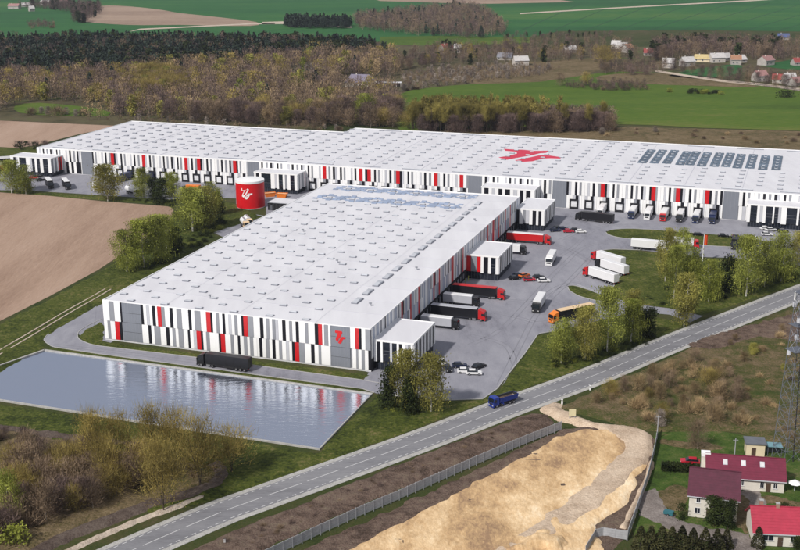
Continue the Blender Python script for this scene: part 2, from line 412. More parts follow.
# ploughed fields on the left
field("ploughed_field", [(-60, 113), (40, 115), (120, 121), (142, 122), (80, 134), (36, 145), (18, 148), (-60, 156)], .03, SOIL)
pf = [(-60, 191), (0, 192.5), (50, 196), (100, 201), (150, 205), (168, 206.5), (173.5, 209), (173.5, 213), (168, 222), (150, 236), (114.6, 259), (98, 270), (50, 296), (0, 321), (-60, 352)]
field("ploughed_field", pf, .03, SOIL)
field("grass_strip", [(-60, 152), (0, 147), (18, 148), (40, 146), (40, 156), (0, 158), (-60, 160)], .035, GRASS)
# verges with real relief
def verge(name, pts, step, amp, mt, sm=0, z=0):
    p = GP(pts)
    if sm: p = smooth(p, sm, True)
    return relief(name, p, step, lambda X, Y: amp * (.5 * vnoise(X, Y, 3.1, 3) + .35 * vnoise(X, Y, 1.3, 4) + .6 * vnoise(X, Y, 9, 9)), mt, fall=1.2)
verge("grass_verge", [(-80, 358), (0, 324), (50, 299), (98, 273), (116, 262), (150, 240), (172, 218), (180, 205), (224, 202), (236, 204), (262, 217), (212, 233), (180, 262), (104, 302), (44, 338), (44, 348), (-10, 378), (-80, 400)], 1.2, .35, GRASS)
verge("grass_verge", [(-80, 404), (0, 404), (132, 424), (318, 453), (376, 396), (366, 393), (386, 396), (446, 402), (484, 400), (500, 389), (514, 371), (538, 337), (552, 332), (598, 320), (634, 313), (688, 324), (640, 343), (573.5, 371.5), (488, 401), (400, 434), (250, 488), (200, 504), (150, 512), (90, 490), (-80, 470)], .9, .4, GRASS)
verge("grass_strip", [(104, 342), (371, 375), (362, 379.5), (290, 370.5), (196, 357.5), (98, 346), (85, 342), (80, 335), (86, 329), (103, 320)], .8, .2, GRASS)
verge("grass_strip", [(48, 346.5), (98, 354), (196, 367), (360, 388.5), (377, 393), (372, 392.5), (196, 371.5), (98, 357), (46, 350)], .6, .15, GRASS)
verge("grass_strip", [(-30, 190.5), (29, 191), (95, 195.5), (166, 200), (178, 205), (100, 200), (0, 191.8)], 1.2, .4, GRASS)
verge("dry_scrub_ground", [(-80, 448), (0, 428), (40, 436), (100, 446), (190, 462), (225, 468), (222, 480), (180, 498), (110, 518), (50, 540), (20, 560), (-80, 590)], .9, .6, DRY, 0)
verge("grass_wedge", [(628, 265), (612, 258), (599, 251.5), (612, 250), (640, 251), (702, 258), (736, 259), (800, 266), (880, 276), (880, 256), (800, 283.5), (702, 315), (670, 308), (633, 303.5), (610, 296), (617, 281)], 1.0, .4, GRASS)
verge("dry_verge", [(640, 371), (700, 344), (792, 309), (880, 268), (880, 470), (800, 455), (740, 432), (662, 432), (630, 428), (560, 408), (600, 388)], 1.0, .8, SCRUB)
verge("road_embankment", [(184, 553), (250, 525), (400, 464), (530, 414), (548, 414), (556, 424), (400, 489), (268, 547), (240, 565), (184, 572)], .7, .8, PURPLE)
verge("lawn", [(655, 432), (720, 430), (830, 455), (830, 570), (640, 570), (634, 530), (648, 470)], 1.0, .25, LAWN)
def overlay(name, pts, base, mt, sm=0, up=.06):
    p = GP(pts)
    if sm: p = smooth(p, sm, True)
    P = np.array(p); step = .45; x = np.arange(P[:, 0].min() - step, P[:, 0].max() + 2 * step, step); y = np.arange(P[:, 1].min() - step, P[:, 1].max() + 2 * step, step)
    X, Y = np.meshgrid(x, y, indexing='ij'); D = np.where(inside(p, X, Y), 1, -1) * edge_dist(p, X, Y) + (vnoise(X, Y, 2, 61) - .5) * 1.2 + (vnoise(X, Y, .7, 62) - .5) * .6
    Z = .02 + base * (.5 * vnoise(X, Y, 3.1, 3) + .35 * vnoise(X, Y, 1.3, 4) + .6 * vnoise(X, Y, 9, 9)) + up * np.clip(D / .5, -1, 1)
    keep = D > -.7; nx, ny = X.shape; idx = np.arange(nx * ny).reshape(nx, ny); q = keep[:-1, :-1] & keep[1:, :-1] & keep[1:, 1:] & keep[:-1, 1:]
    F = np.stack([idx[:-1, :-1][q], idx[1:, :-1][q], idx[1:, 1:][q], idx[:-1, 1:][q]], 1); used, inv = np.unique(F, return_inverse=True)
    me = npmesh(name, np.stack([X.ravel(), Y.ravel(), Z.ravel()], 1)[used], inv.reshape(-1, 4), mt); me.polygons.foreach_set("use_smooth", np.ones(len(F), bool)); return struct(put(name, me))
overlay('dry_bare_patch', [(690, 346), (720, 335), (770, 322), (830, 308), (830, 345), (760, 338), (720, 350)], .8, PURPLE, 3)
overlay('footpath', [(-20, 423.5), (0, 426.5), (40, 433), (100, 439.5), (150, 445.5), (150, 448.5), (100, 443), (40, 436.5), (0, 430.5), (-20, 427.5)], .6, DARKTRK)
# sand plot
def sandh(X, Y): return .25 + .4 * vnoise(X, Y, 9, 21) + .12 * vnoise(X, Y, 2, 22) + .05 * vnoise(X, Y, .8, 23)
relief("churned_earth_margin", GP([(278, 560), (400, 506), (480, 468), (562, 430), (600, 424), (640, 432), (655, 440), (652, 470), (628, 532), (600, 570)]), .8,
       lambda X, Y: .1 + .8 * vnoise(X, Y, 1.5, 31) * vnoise(X, Y, 5, 32) + .2 * vnoise(X, Y, .7, 33), PURPLE)
relief("sand_plot", smooth(GP([(350, 562), (400, 522), (442, 500), (482, 478), (511, 464), (541, 445), (568, 433), (585, 429), (612, 432), (640, 438), (649, 456), (641, 482), (628, 508), (600, 528), (590, 562)]), 4, True), .6, lambda X, Y: .3 + sandh(X, Y) + .35 * vnoise(X, Y, 1.6, 77) * np.clip(vnoise(X, Y, 8, 78) * 3 - 1.7, 0, 1), SAND)
relief("sand_heap", smooth(GP([(505, 560), (520, 540), (545, 531), (565, 540), (572, 560)]), 4, True), .4, lambda X, Y: 2.0 + .6 * vnoise(X, Y, 1.5, 41), SAND, fall=3.5)
relief("dirt_track", smooth(GP([(538, 410), (556, 402), (566, 411), (600, 424), (640, 431), (652, 440), (652, 456), (636, 480), (604, 510), (560, 540), (530, 560), (474, 562), (524, 530), (572, 496), (608, 464), (620, 449), (600, 433), (565, 423)]), 4, True), .6,
       lambda X, Y: .46 + sandh(X, Y) + .1 * vnoise(X, Y, 1.1, 90), SANDTRK)
relief("wheel_rut", strip(smooth(GP([(652, 462), (646, 480), (634, 505), (622, 530)]), 5), .7), .4, lambda X, Y: .6 + .35 * vnoise(X, Y, 2, 5), SANDTRK, fall=.6)
relief("wheel_rut", strip(smooth(GP([(420, 540), (470, 515), (520, 495), (560, 470), (590, 446)]), 5), .35), .4, lambda X, Y: .4 + sandh(X, Y), SANDTRK, fall=.5)
overlay("gravel_drive", [(642, 498), (655, 489), (668, 512), (690, 524), (742, 534), (752, 540), (745, 500), (735, 497), (752, 490), (768, 505), (760, 556), (740, 556), (700, 540), (664, 528), (640, 512)], .25, GRAVELM, 3, .09)
overlay('worn_lawn', [(658, 492), (676, 486), (690, 492), (684, 508), (670, 512), (660, 502)], .25, DRY, 3)
overlay('worn_lawn', [(738, 494), (800, 503), (800, 508), (756, 505), (752, 530), (738, 528)], .25, DRY, 2)
overlay('worn_lawn', [(664, 440), (720, 446), (716, 450), (690, 450), (664, 445)], .25, DRY, 3)
def NB(s, t): q = ON + UU * s + VV * t; return (q.x, q.y)
def FB(s, t): q = OF + UU * s + VV * t; return (q.x, q.y)

# yard
yard = GP([(-60, 159), (26, 160)]) + [FB(2, 4), FB(FW + 60, 4)] + GP([(880, 276), (800, 265.5), (736, 258), (702, 257), (640, 250), (612, 249.2), (598, 251), (612, 258.5), (627.5, 265), (617, 281), (608, 295), (632, 304), (670, 308.4), (703, 316), (690, 322.5), (670, 314.6), (634, 311.5), (600, 320), (575, 329), (552, 331.5), (538, 334), (526, 352), (511, 371), (497, 389), (483, 399), (446, 400.5), (400, 396.5), (378, 393.5), (357, 389), (369, 372.5)]) \
    + [NB(80, 2), NB(3, 3), NB(3, -2), NB(-21, 4), NB(-21, 120)] + GP([(212, 232), (253, 214), (266, 216), (266, 207), (236, 204), (236, 198.5), (224, 198), (166, 199.4), (95, 194.8), (29, 190.5), (-60, 189.5)])
struct(sheet("yard", yard, .012, YARD))
outer = smooth(GP([(96.6, 303), (80, 311), (59, 325), (46, 336), (44, 341), (52, 347)]), 4) + GP([(98, 354), (196, 367), (362, 389), (378, 394)])
inner = GP([(385, 384), (362, 379.8), (196, 357.3), (98, 345.8)]) + smooth(GP([(90, 344), (80, 339.5), (78, 334), (84, 328), (104, 318)]), 4) + [NB(-6, 3)]
sheet("service_road", outer + inner, .05, YARD)
band("service_road_kerb", resample(outer, 2.), .0, .25, 0, .14, CONC)["kind"] = 'structure'
band("service_road_kerb", resample(inner[:-1], 2.), .0, .25, 0, .14, CONC)["kind"] = 'structure'
isl1 = smooth(GP([(606, 232.3), (612, 230), (625, 229), (650, 229.6), (700, 233.6), (752, 237.6), (760, 240), (752, 244), (736, 246.8), (706, 245.6), (660, 241), (625, 238.4), (611, 235.6)]), 3, True)
isl2 = smooth(GP([(568, 287), (570, 285.6), (577, 286.2), (590, 290.5), (606, 297), (620, 303), (610, 302.4), (596, 300.6), (580, 296.5), (570, 291)]), 3, True)
for p in (isl1, isl2):
    relief("grass_island", p, .8, lambda X, Y: .12 + .3 * vnoise(X, Y, 2, 3), GRASS, fall=.8)
    band("island_kerb", p + p[:2], -.15, .15, 0, .16, CONC)["kind"] = 'structure'
band("yard_kerb", resample(GP([(640, 250), (612, 249.2), (598, 251), (612, 258.5), (627.5, 265), (617, 281), (608, 295)]), 2), -.15, .15, 0, .15, CONC)["kind"] = 'structure'
band("yard_kerb", resample(GP([(575, 329), (552, 331.5), (538, 334), (526, 352), (511, 371), (497, 389), (483, 399), (446, 400.5), (400, 396.5), (378, 393.5)]), 2), -.15, .15, 0, .15, CONC)["kind"] = 'structure'
for a, b in (((577, 284.5), (607, 295)), ((600, 262.5), (622, 274)), ((590, 272), (615, 284))):
    band("bay_line", GP([a, b]), -.07, .07, 0, .022, PAINTW)["kind"] = 'structure'

TYREM = mat("tyre_smear", (.207, .207, .236), .9, var=.1)
rt = random.Random(3)
for pts in ([(470, 345), (500, 330), (530, 300), (560, 268), (590, 245), (640, 241)], [(500, 385), (520, 345), (540, 310), (575, 275), (600, 248)], [(495, 312), (520, 318), (545, 322), (590, 306), (625, 306)], [(520, 262), (545, 262), (570, 250), (600, 228), (660, 226), (720, 232)],
            [(560, 240), (600, 226), (650, 224), (720, 230), (790, 238)], [(640, 245), (700, 250), (760, 255), (800, 259)], [(52, 345), (98, 350), (196, 362), (350, 384)], [(525, 245), (560, 246), (590, 262)], [(505, 300), (535, 300), (560, 286), (585, 282)], [(470, 335), (505, 345), (515, 365)]):
    ln_ = resample(smooth(GP(pts), 6), 2.0)
    for o_ in (-1.0, .7): band("tyre_mark", ln_, o_, o_ + .32, 0, .064 if pts[0][0] == 52 else .022, TYREM)["kind"] = 'structure'
# main road
top = [(-120, 660), (40, 577), (97, 550), (200, 506.5), (250, 488.5), (400, 436), (488, 403), (573.5, 372.5), (640, 345.5), (700, 322), (800, 284), (900, 248)]
tg = smooth(GP(top), 6)
main = resample(tg, 1.0)
ctr = []
for i in range(len(main)):
    p0 = Vector(main[max(i - 3, 0)]); p1 = Vector(main[min(i + 3, len(main) - 1)]); d = (p1 - p0).normalized(); nn = Vector((d.y, -d.x))
    ctr.append(tuple(Vector(main[i]) + nn * 5.45))
band("road_shoulder", ctr, -5.6, 5.6, 0, .06, SHOULD)["kind"] = 'structure'
ro = band("main_road", ctr, -4.1, 4.1, 0, .1, ASPH); ro["kind"] = 'structure'
def dashes(name, off, wdt, on, gap, parent, z=.108):
    mb = MB(); L_ = resample(ctr, .5); i = 0; a, b = int(on * 2), int(gap * 2)
    while i + a < len(L_):
        seg = L_[i:i + a + 1]
        for k in range(0, len(seg) - 1, 2):
            q = seg[k:k + 3]
            if len(q) < 2: continue
            d = (Vector(q[-1]) - Vector(q[0])).normalized(); nn = Vector((-d.y, d.x)); A, B = Vector(q[0]), Vector(q[-1])
            vs = [A + nn * (off - wdt / 2), B + nn * (off - wdt / 2), B + nn * (off + wdt / 2), A + nn * (off + wdt / 2)]
            mb.add([(v.x, v.y, z) for v in vs], [(0, 1, 2, 3)], PAINTW)
        i += a + b
    o = mb.build(name, parent); return struct(o)
dashes("edge_line", 3.6, .18, 1.0, 1.0, ro); dashes("edge_line", -3.6, .18, 1.0, 1.0, ro)
dashes("centre_line", .0, .17, 9, 1.5, ro)
# dirt tracks along the road
trk = smooth(GP([(20, 562), (60, 540), (110, 520), (150, 505), (190, 494), (212, 486), (221, 477), (219, 469), (211, 464)]), 5)
relief("dark_dirt_path", strip(trk, 2.0), .6, lambda X, Y: .55 + .25 * vnoise(X, Y, 1.3, 6), DARKTRK, fall=.8)
relief("pale_dirt_path", strip(smooth(GP([(44, 563), (100, 537), (150, 516.5), (205, 497)]), 5), .8), .6, lambda X, Y: .5 + .3 * vnoise(X, Y, 1.3, 7), TRACK, fall=.8)
for o_ in (0, 1.6):
    q = smooth(GP([(-30, 410 - 30), (0, 394 - 30), (0, 404 - 30)][:0] + [(-20, 413 - 8), (0, 404), (30, 390)][:0] + [(-40, 376), (0, 353.5), (40, 330), (70, 312), (95, 298), (110, 289)]), 4)
    band("wheel_rut", resample(q, 2.), -1.1 + o_ * 1.4, -.6 + o_ * 1.4, 0, .36, TRACK)["kind"] = 'structure'

# pond
WATER, t_, b_ = new_mat("pond_water")
N_ = t_.nodes.new; L_ = t_.links.new
gl = N_("ShaderNodeBsdfGlossy"); gl.inputs["Roughness"].default_value = .03; gl.inputs["Color"].default_value = (.82, .87, .98, 1)
df = N_("ShaderNodeBsdfDiffuse"); df.inputs["Color"].default_value = (.02, .03, .06, 1)
mx = N_("ShaderNodeMixShader"); mx.inputs[0].default_value = .78
geo_ = N_("ShaderNodeNewGeometry"); mp_ = N_("ShaderNodeMapping"); mp_.inputs["Scale"].default_value = (.45, 1.5, 1); mp_.inputs["Rotation"].default_value = (0, 0, R(12))
n_ = N_("ShaderNodeTexNoise"); n_.inputs["Scale"].default_value = .55; n_.inputs["Detail"].default_value = 5; n_.inputs["Roughness"].default_value = .55
bp_ = N_("ShaderNodeBump"); bp_.inputs["Strength"].default_value = .42; bp_.inputs["Distance"].default_value = .25
L_(geo_.outputs["Position"], mp_.inputs[0]); L_(mp_.outputs[0], n_.inputs[0]); L_(n_.outputs[0], bp_.inputs["Height"])
L_(bp_.outputs[0], gl.inputs["Normal"]); L_(df.outputs[0], mx.inputs[1]); L_(gl.outputs[0], mx.inputs[2]); L_(mx.outputs[0], t_.nodes["Material Output"].inputs["Surface"])
pond = GP([(44.5, 350.5), (372.5, 394.3), (319.5, 450), (132, 421.5), (0, 401), (-90, 386), (-60, 408)][:5]) + GP([(-70, 390), (-40, 399)][:1])
sheet("pond_water", pond, .06, WATER)
band("pond_rim", pond + pond[:1], -.45, .2, 0, .38, SHOULD)["kind"] = 'structure'

# ================================================================== WAREHOUSES
def unit_box():
    if "unit" not in _c:
        pass
_c = {}
def umesh(name, mt, z0=0.):
    """unit panel: x 0..1, y -1..0, z 0..1, with narrow returns"""
    k = name + mt.name
    if k not in _c:
        mb = MB(); mb.box(0, 1, -1, 0, 0, 1, mt); _c[k] = mb.mesh(name)
    return _c[k]
SQM = {}
def face_panel(parent, name, mt, face, a, w_, z, h, d=.14):
    """face = (x0, y0, rz): local origin of a wall face and its turn; a = position along it"""
    x0, y0, rz = face; g = .03
    return put(name, umesh(name, mt), parent, (x0 + math.cos(rz) * (a + g), y0 + math.sin(rz) * (a + g), z + g), rz, (w_ - 2 * g, d, h - 2 * g))
def panels(parent, specs, limit=300, name="cladding_panel"):
    """specs sorted so the ones seen largest come first; past the limit they are joined"""
    for sp in specs[:limit]: face_panel(parent, name, PCOL[sp[0]], *sp[1:])
    if len(specs) > limit:
        mb = MB()
        for c, face, a, w_, z, h, *d in specs[limit:]:
            x0, y0, rz = face; d = d[0] if d else .14; M = Matrix.Translation((x0, y0, z)) @ Matrix.Rotation(rz, 4, 'Z')
            mb.box(a + .03, a + w_ - .03, -d, 0, .03, h - .03, PCOL[c], T=lambda v: M @ v)
        o = mb.build(name, parent); o["kind"] = 'stuff'
def nroof(t): 
    f = (t / 25.15) % 1.0
    return BH - .14 + .26 * (1 - abs(2 * f - 1))
NWH = thing("warehouse", "long white roofed warehouse with striped black, white and red front beside the pond", "warehouse", ON, ROTU)
mb = MB(); mb.box(.1, NW - .1, .1, NL - .1, 0, BH - .25, GREY, top=ROOF); mb.box(.0, NW, -.02, 1, 0, .5, PLINTH); mb.build("wall", NWH)
mb = MB(); vs, fs = [], []; ts = [25.15 / 2 * k for k in range(15)]
for t in ts: vs += [(.25, t + .25 if t == 0 else min(t, NL - .25), nroof(t)), (NW - .25, t + .25 if t == 0 else min(t, NL - .25), nroof(t))]
fs = [(2 * i, 2 * i + 1, 2 * i + 3, 2 * i + 2) for i in range(14)]
mb.add(vs, fs, ROOF); RF = mb.build("roof", NWH)
mb = MB()
for x0, x1, y0, y1 in ((0, NW, 0, .25), (0, NW, NL - .25, NL), (0, .25, .25, NL - .25), (NW - .25, NW, .25, NL - .25)): mb.box(x0, x1, y0, y1, BH - .35, BH + .22, WHITE)
mb.build("parapet", NWH)
for k in range(1, 15):
    t = 12.575 * k - (.0 if k < 14 else .6); mb = MB(); mb.box(.3, NW - .3, t - .06, t + .06, nroof(t) - .05, nroof(t) + .04, SEAM); mb.build("roof_seam", RF)
for s in (20.5, 45, 69.5):
    mb = MB()
    for i in range(14):
        a, b = ts[i] + .3, ts[i + 1] - .3
        mb.add([(s - .05, a, nroof(a) + .03), (s + .05, a, nroof(a) + .03), (s + .05, b, nroof(b) + .03), (s - .05, b, nroof(b) + .03)], [(0, 1, 2, 3)], SEAM)
    mb.build("roof_seam", RF)
# front panels, read off the photograph from left to right (end pixel, colour)
up = "109w 114g 120w 121.7k 141S 143.5k 146.5w 149.5l 152.4w 155.5k 157.6w 161.6r 165g 170w 173.2k 177w 182g 188.8w 191.7k 195w 201g 206.6w 211r 213k 216.6w 219.6g 223w 225.6k 229w 232l 235w 238g 242w 244k 248.4r 254g 260.6w 264k 267w 270g 273w 276g 279l 283w 286.4k 290w 293g 296.5w 299.6k 306w 309g 315.6w 319k 323r 325w 329g 331.4w 351S 356w 360r 362.4k 366.4w 370.6g"
lo = "107.6w 110.4g 115w 119.4r 121.7k 141S 148w 151k 154w 160g 165.6w 169k 172w 175g 178w 183g 187.4w 189.6k 193w 196l 200.4r 202.4k 205.6w 209g 218w 220k 224.4r 230w 233g 237w 239.4k 243w 246.4g 249w 252.4g 256w 258.4w 261.4k 265w 268.4g 271.4w 274.4k 278w 281g 285w 288l 291w 293.6k 298r 303.6g 310w 313.4k 317.4w 320g 329w 331.4l 351S 355w 357g 360.4w 363.4g 367w 370.6k"
FRONT = (0, 0, 0)
def svals(txt, yf, z):
    out = []; last = 0.
    for tk in txt.split():
        x = float(tk[:-1]); s = (G(x, yf(x), z) - Vector((ON.x, ON.y, z))).dot(UU); s = min(max(s, 0), NW); out.append((tk[-1], last, s)); last = s
    out[-1] = (out[-1][0], out[-1][1], NW); return out
su = svals(up, lambda x: 300.3 + (x - 104.5) * .1065, BH); sl = svals(lo, lambda x: 339 + (x - 105) * .1245, .5)
specs = []
sq = []
for c, a, b in su:
    if c == 'S': sq.append((a, b)); continue
    specs.append((c, FRONT, a, b - a, 6.35, BH - 6.35, .14 if c != 'k' else .1))
for c, a, b in sl:
    if c == 'S': continue
    for (qa, qb), in [] : pass
    specs.append((c, FRONT, a, b - a, .5, 5.85, .16 if c != 'k' else .1))
fix = []
for sp in specs:                                    # clip lower-row panels against the two grey bays
    c, f, a, w_, z, h, d = sp; b = a + w_
    for qa, qb in sq:
        if a < qa < b: b = qa
        if a < qb < b and a >= qa - .01: a = qb
        if qa <= a and b <= qb: b = a
    if b - a > .15: fix.append((c, f, a, b - a, z, h, d))
specs = fix
SQO = []
for qa, qb in sq:
    mb = MB(); mb.box(qa + .05, qb - .05, -.12, 0, .5, BH - .03, SQGREY)
    for k in range(1, 6): x = qa + (qb - qa) * k / 6; mb.box(x - .03, x + .03, -.14, -.12, .5, BH - .03, GREY)
    for z in (3.4, 6.35, 9.4): mb.box(qa + .05, qb - .05, -.15, -.12, z, z + .06, CHASSIS)
    SQO.append(mb.build("grey_bay", NWH))
# right-hand wall band
RIGHT = (NW, 0, R(90)); rr = random.Random(4); t = 0.4; BB = 3.8; side = []
seq = ['w', 'b', 'w', 'l', 'b', 'w', 'g', 'w', 'l', 'k', 'w', 'b']; i = 0
reds = [24, 32.5, 41, 56, 62, 77, 90, 123, 131, 140, 150, 158]
annexT = [(2.2, 21.6), (96, 115.5), (170, NL)]
while t < NL - .5:
    w_ = rr.choice((1.0, 1.3, 1.6)); w_ = min(w_, NL - t)
    c = seq[i % len(seq)]; i += 1
    if any(r <= t < r + 1.6 for r in reds): c = 'r'; w_ = 1.4
    ct = [q for q in annexT if q[0] < t + w_ / 2 < q[1]]
    if c == 'r' or rr.random() < .45 or ct:
        zb = 9.1 if ct else BB
        side.append((c, RIGHT, t, w_, zb, BH - zb, .14))
    else:
        c2 = seq[(i + 5) % len(seq)]
        side.append((c, RIGHT, t, w_, 8.2, BH - 8.2, .14)); side.append((c2, RIGHT, t, w_, BB, 8.2 - BB, .16))
    t += w_
panels(NWH, specs + side)
mb = MB(); mb.box(NW, NW + .12, 0, NL, BB - .25, BB, BLACK); mb.box(NW - .02, NW + .05, 0, NL, 0, BB - .25, DOCKBLK); mb.build("dock_wall", NWH)
# dock doors along the right-hand wall
for t in np.arange(26, 92, 3.45).tolist() + np.arange(120, 167, 3.45).tolist():
    mb = MB(); mb.box(NW + .05, NW + .55, t - 1.6, t + 1.6, 3.15, BB - .28, DOCKBLK); mb.box(NW + .05, NW + .55, t - 1.6, t - 1.35, 0.9, 3.15, DOCKBLK); mb.box(NW + .05, NW + .55, t + 1.35, t + 1.6, .9, 3.15, DOCKBLK)
    d = mb.build("dock_shelter", NWH)
    mb = MB(); mb.box(NW + .05, NW + .16, t - 1.35, t + 1.35, 1.0, 3.15, GREY); mb.build("dock_door", d)
    if int(t * 10) % 2: 
        mb = MB(); mb.cyl((NW + 1.6, t + 1.75, 0), .16, 1.9, YELLOW, 8); mb.build("guide_post", d)
# skylights
def sky_mesh(name, lx, ly, h):
    mb = MB(); mb.box(-lx / 2, lx / 2, -ly / 2, ly / 2, -.25, h * .55, SKYF)
    a = .12; vs = [(-lx / 2 + a, -ly / 2 + a, h * .55), (lx / 2 - a, -ly / 2 + a, h * .55), (lx / 2 - a, ly / 2 - a, h * .55), (-lx / 2 + a, ly / 2 - a, h * .55),
                   (-lx / 2 + .3, 0, h), (lx / 2 - .3, 0, h)]
    mb.add(vs, [(0, 1, 5, 4), (1, 2, 5), (2, 3, 4, 5), (3, 0, 4)], SKYG); return mb.mesh(name)
sm_ = sky_mesh("skylight", 2.3, 1.3, .5); bm_ = sky_mesh("ridge_skylight", 1.9, 5.6, .7)
for k in range(16):
    ta, tb = 2.5 + 9.35 * k, 7.3 + 9.35 * k
    for s in (8.4, 20, 31.5, 43, 54.6, 66):
        if ta < 145: put("skylight", sm_, NWH, (s, ta, nroof(ta)))
    for s in (2.9, 14, 25.3, 36.8, 48.3, 59.9):
        if tb < 145 and not (s > 65): put("skylight", sm_, NWH, (s, tb, nroof(tb)))
for k in range(16):
    t = 23 + 9.0 * k
    if t < 165: put("ridge_skylight", bm_, NWH, (73.7, t, nroof(t)))
mb = MB()
mb.add([(-1., -.62, .12), (1., -.62, .12), (1., .62, .5), (-1., .62, .5), (-1., .62, 0), (1., .62, 0), (-1, -.62, 0), (1, -.62, 0)], [(0, 1, 2, 3), (4, 5, 2, 3)[::-1], (6, 7, 1, 0)], PVN); pvm = mb.mesh("solar_panel")
for row, t0 in ((0, 150.8), (1, 168.6)):
    for j in range(6):
        s0 = (13 if row else 11.5) + 10.2 * j
        if s0 > 66: continue
        put("skylight", sm_, NWH, (s0, t0, nroof(t0)))
        for dx, dt in ((-4.4, 0), (4.4, 0), (-3.2, 1.5), (3.2, 1.5), (-3.2, -1.5), (3.2, -1.5), (-1.1, 3.0), (1.1, 3.0), (-1.1, -3.0), (1.1, -3.0), (-5.2, 1.8), (5.2, -1.8), (-3.4, 3.4), (-1.2, 4.7), (1.3, -4.6), (3.4, -3.3), (4.9, 3.2), (-5, -3.1)):
            dx += random.uniform(-.3, .3); dt += random.uniform(-.3, .3)
            put("solar_panel", pvm, NWH, (s0 + dx, t0 + dt, nroof(t0 + dt) + .03), 0, (1.0, .95, .6))
# vents
for s, t in ((30, 12), (52, 60), (24, 95), (60, 110), (80, 60), (80, 130), (79, 20)):
    mb = MB(); mb.cyl((s, t, nroof(t) - .1), .35, .9, LIGHT, 10); mb.cyl((s, t, nroof(t) + .8), .5, .15, GREY, 10); mb.build("roof_vent", NWH)

def annex(parent, x0, x1, y0, y1, zt, zb, front, right, base_in=.5, left=None):
    """entrance block: flat white roof, striped upper storeys, recessed dark base. stripe text: c=colour G=glass, each followed by width"""
    mb = MB(); mb.box(x0, x1, y0, y1, zb, zt - .2, GREY, top=ROOF); 
    a = mb.build("annex", parent)
    mb = MB(); mb.box(x0 + base_in, x1 - base_in, y0 + base_in, y1, 0, zb, GLASS); 
    n = int((x1 - x0) / 1.2)
    for k in range(n + 1): x = x0 + base_in + (x1 - x0 - 2 * base_in) * k / n; mb.box(x - .05, x + .05, y0 + base_in - .06, y0 + base_in, 0, zb, MULL)
    n = int((y1 - y0) / 1.2)
    for k in range(n + 1): y = y0 + base_in + (y1 - y0 - base_in) * k / n; mb.box(x1 - base_in, x1 - base_in + .06, y - .05, y + .05, 0, zb, MULL)
    mb.build("glass_base", a)
    mb = MB(); e = .22
    for q in ((x0 - e, x1 + e, y0 - e, y0 + .05), (x0 - e, x0 + .05, y0 + .05, y1), (x1 - .05, x1 + e, y0 + .05, y1), (x0 + .05, x1 - .05, y1 - .2, y1)): mb.box(*q, zt - .45, zt + .1, WHITE)
    mb.box(x0 + .05, x1 - .05, y0 + .05, y1 - .2, zt - .3, zt - .08, ROOF); mb.build("annex_roof", a)
    for txt, face, ln in ((front, (x0, y0, 0), x1 - x0), (right, (x1, y0, R(90)), y1 - y0), (left, (x0, y1, R(-90)), y1 - y0)):
        if not txt: continue
        tk = [(q[0], float(q[1:])) for q in txt.split()]; tot = sum(q[1] for q in tk); p = 0
        for c, w_ in tk:
            w_ = w_ / tot * ln
            if c == 'G':
                face_panel(a, "window_strip", GLASS, face, p, w_, zb, zt - .45 - zb, .05)
                for z in (zb + (zt - zb) * .3, zb + (zt - zb) * .48): face_panel(a, "window_rail", MULL, face, p, w_, z, .22, .09)
            else: face_panel(a, "fin_panel", PCOL[c], face, p, w_, zb - (.35 if c == 'w' else 0), zt - .45 - zb + (.35 if c == 'w' else 0), .26 if c in 'wlr' else .12)
            p += w_
    return a
annex(NWH, NW + .16, 98.4, 2.2, 21.6, 9, 2.9, "w1.3 k1.5 w1 G3 l1 G1.9 w1 k1.2 w1.5 l1.2 g1 w1", "w1.2 G2.2 w1 k2.2 w1.2 G1.8 w1.2 k2 w1.2 G2 w1.2 k1.5 w1.2")
annex(NWH, NW + .16, 98.4, 96, 115.5, 9, 2.9, "r1.5 g2.2 r1.3 w1 k1.6 w1 G1.6 w1", "w1.2 k2 w1.4 g1.8 w1.2 G2.4 w1.2 k2 w1.4 G2 w1.2 k1.5 w1")
annex(NWH, NW + .16, 98.4, 170, 190.5, 9, 2.9, "k1.2 w1.5 g1.2 l1.5 w1.4 k1.5 w1 k1.2 w1.2", "w1.2 k1.6 w1.4 k1.8 w1.2 k2 w1.2 k2 w1.4 G2 w1.2")

# logo shape in unit space (x right, y up), two strokes
_lg = lambda pts: [((x - 203) / 195, (440 - y) / 255) for x, y in pts]
LOGO_A = _lg([(205, 185), (330, 190), (342, 215), (300, 310), (272, 345), (246, 402), (213, 375), (211, 345), (257, 240), (203, 232)])
LOGO_B = _lg([(258, 425), (295, 440), (325, 410), (352, 345), (398, 334), (398, 300), (338, 297), (308, 322), (284, 358), (262, 402)])
def logo(name, parent, mt, f, th=.03):
    """f maps (u,v,depth) to local space"""
    mb = MB()
    for k, poly in enumerate((LOGO_A, LOGO_B)):
        n = len(poly); d = th + .01 * k
        vs = [f(x, y, 0) for x, y in poly] + [f(x, y, d) for x, y in poly]
        mb.add(vs, [(i, (i + 1) % n, n + (i + 1) % n, n + i) for i in range(n)] + [tuple(range(n, 2 * n))], mt)
    return mb.build(name, parent)
qa, qb = sq[1]
logo("logo", SQO[1], LOGOR, lambda x, y, d: (qa + (qb - qa) * (.24 + .52 * x), -.16 - d, 7.4 + 3.9 * y))

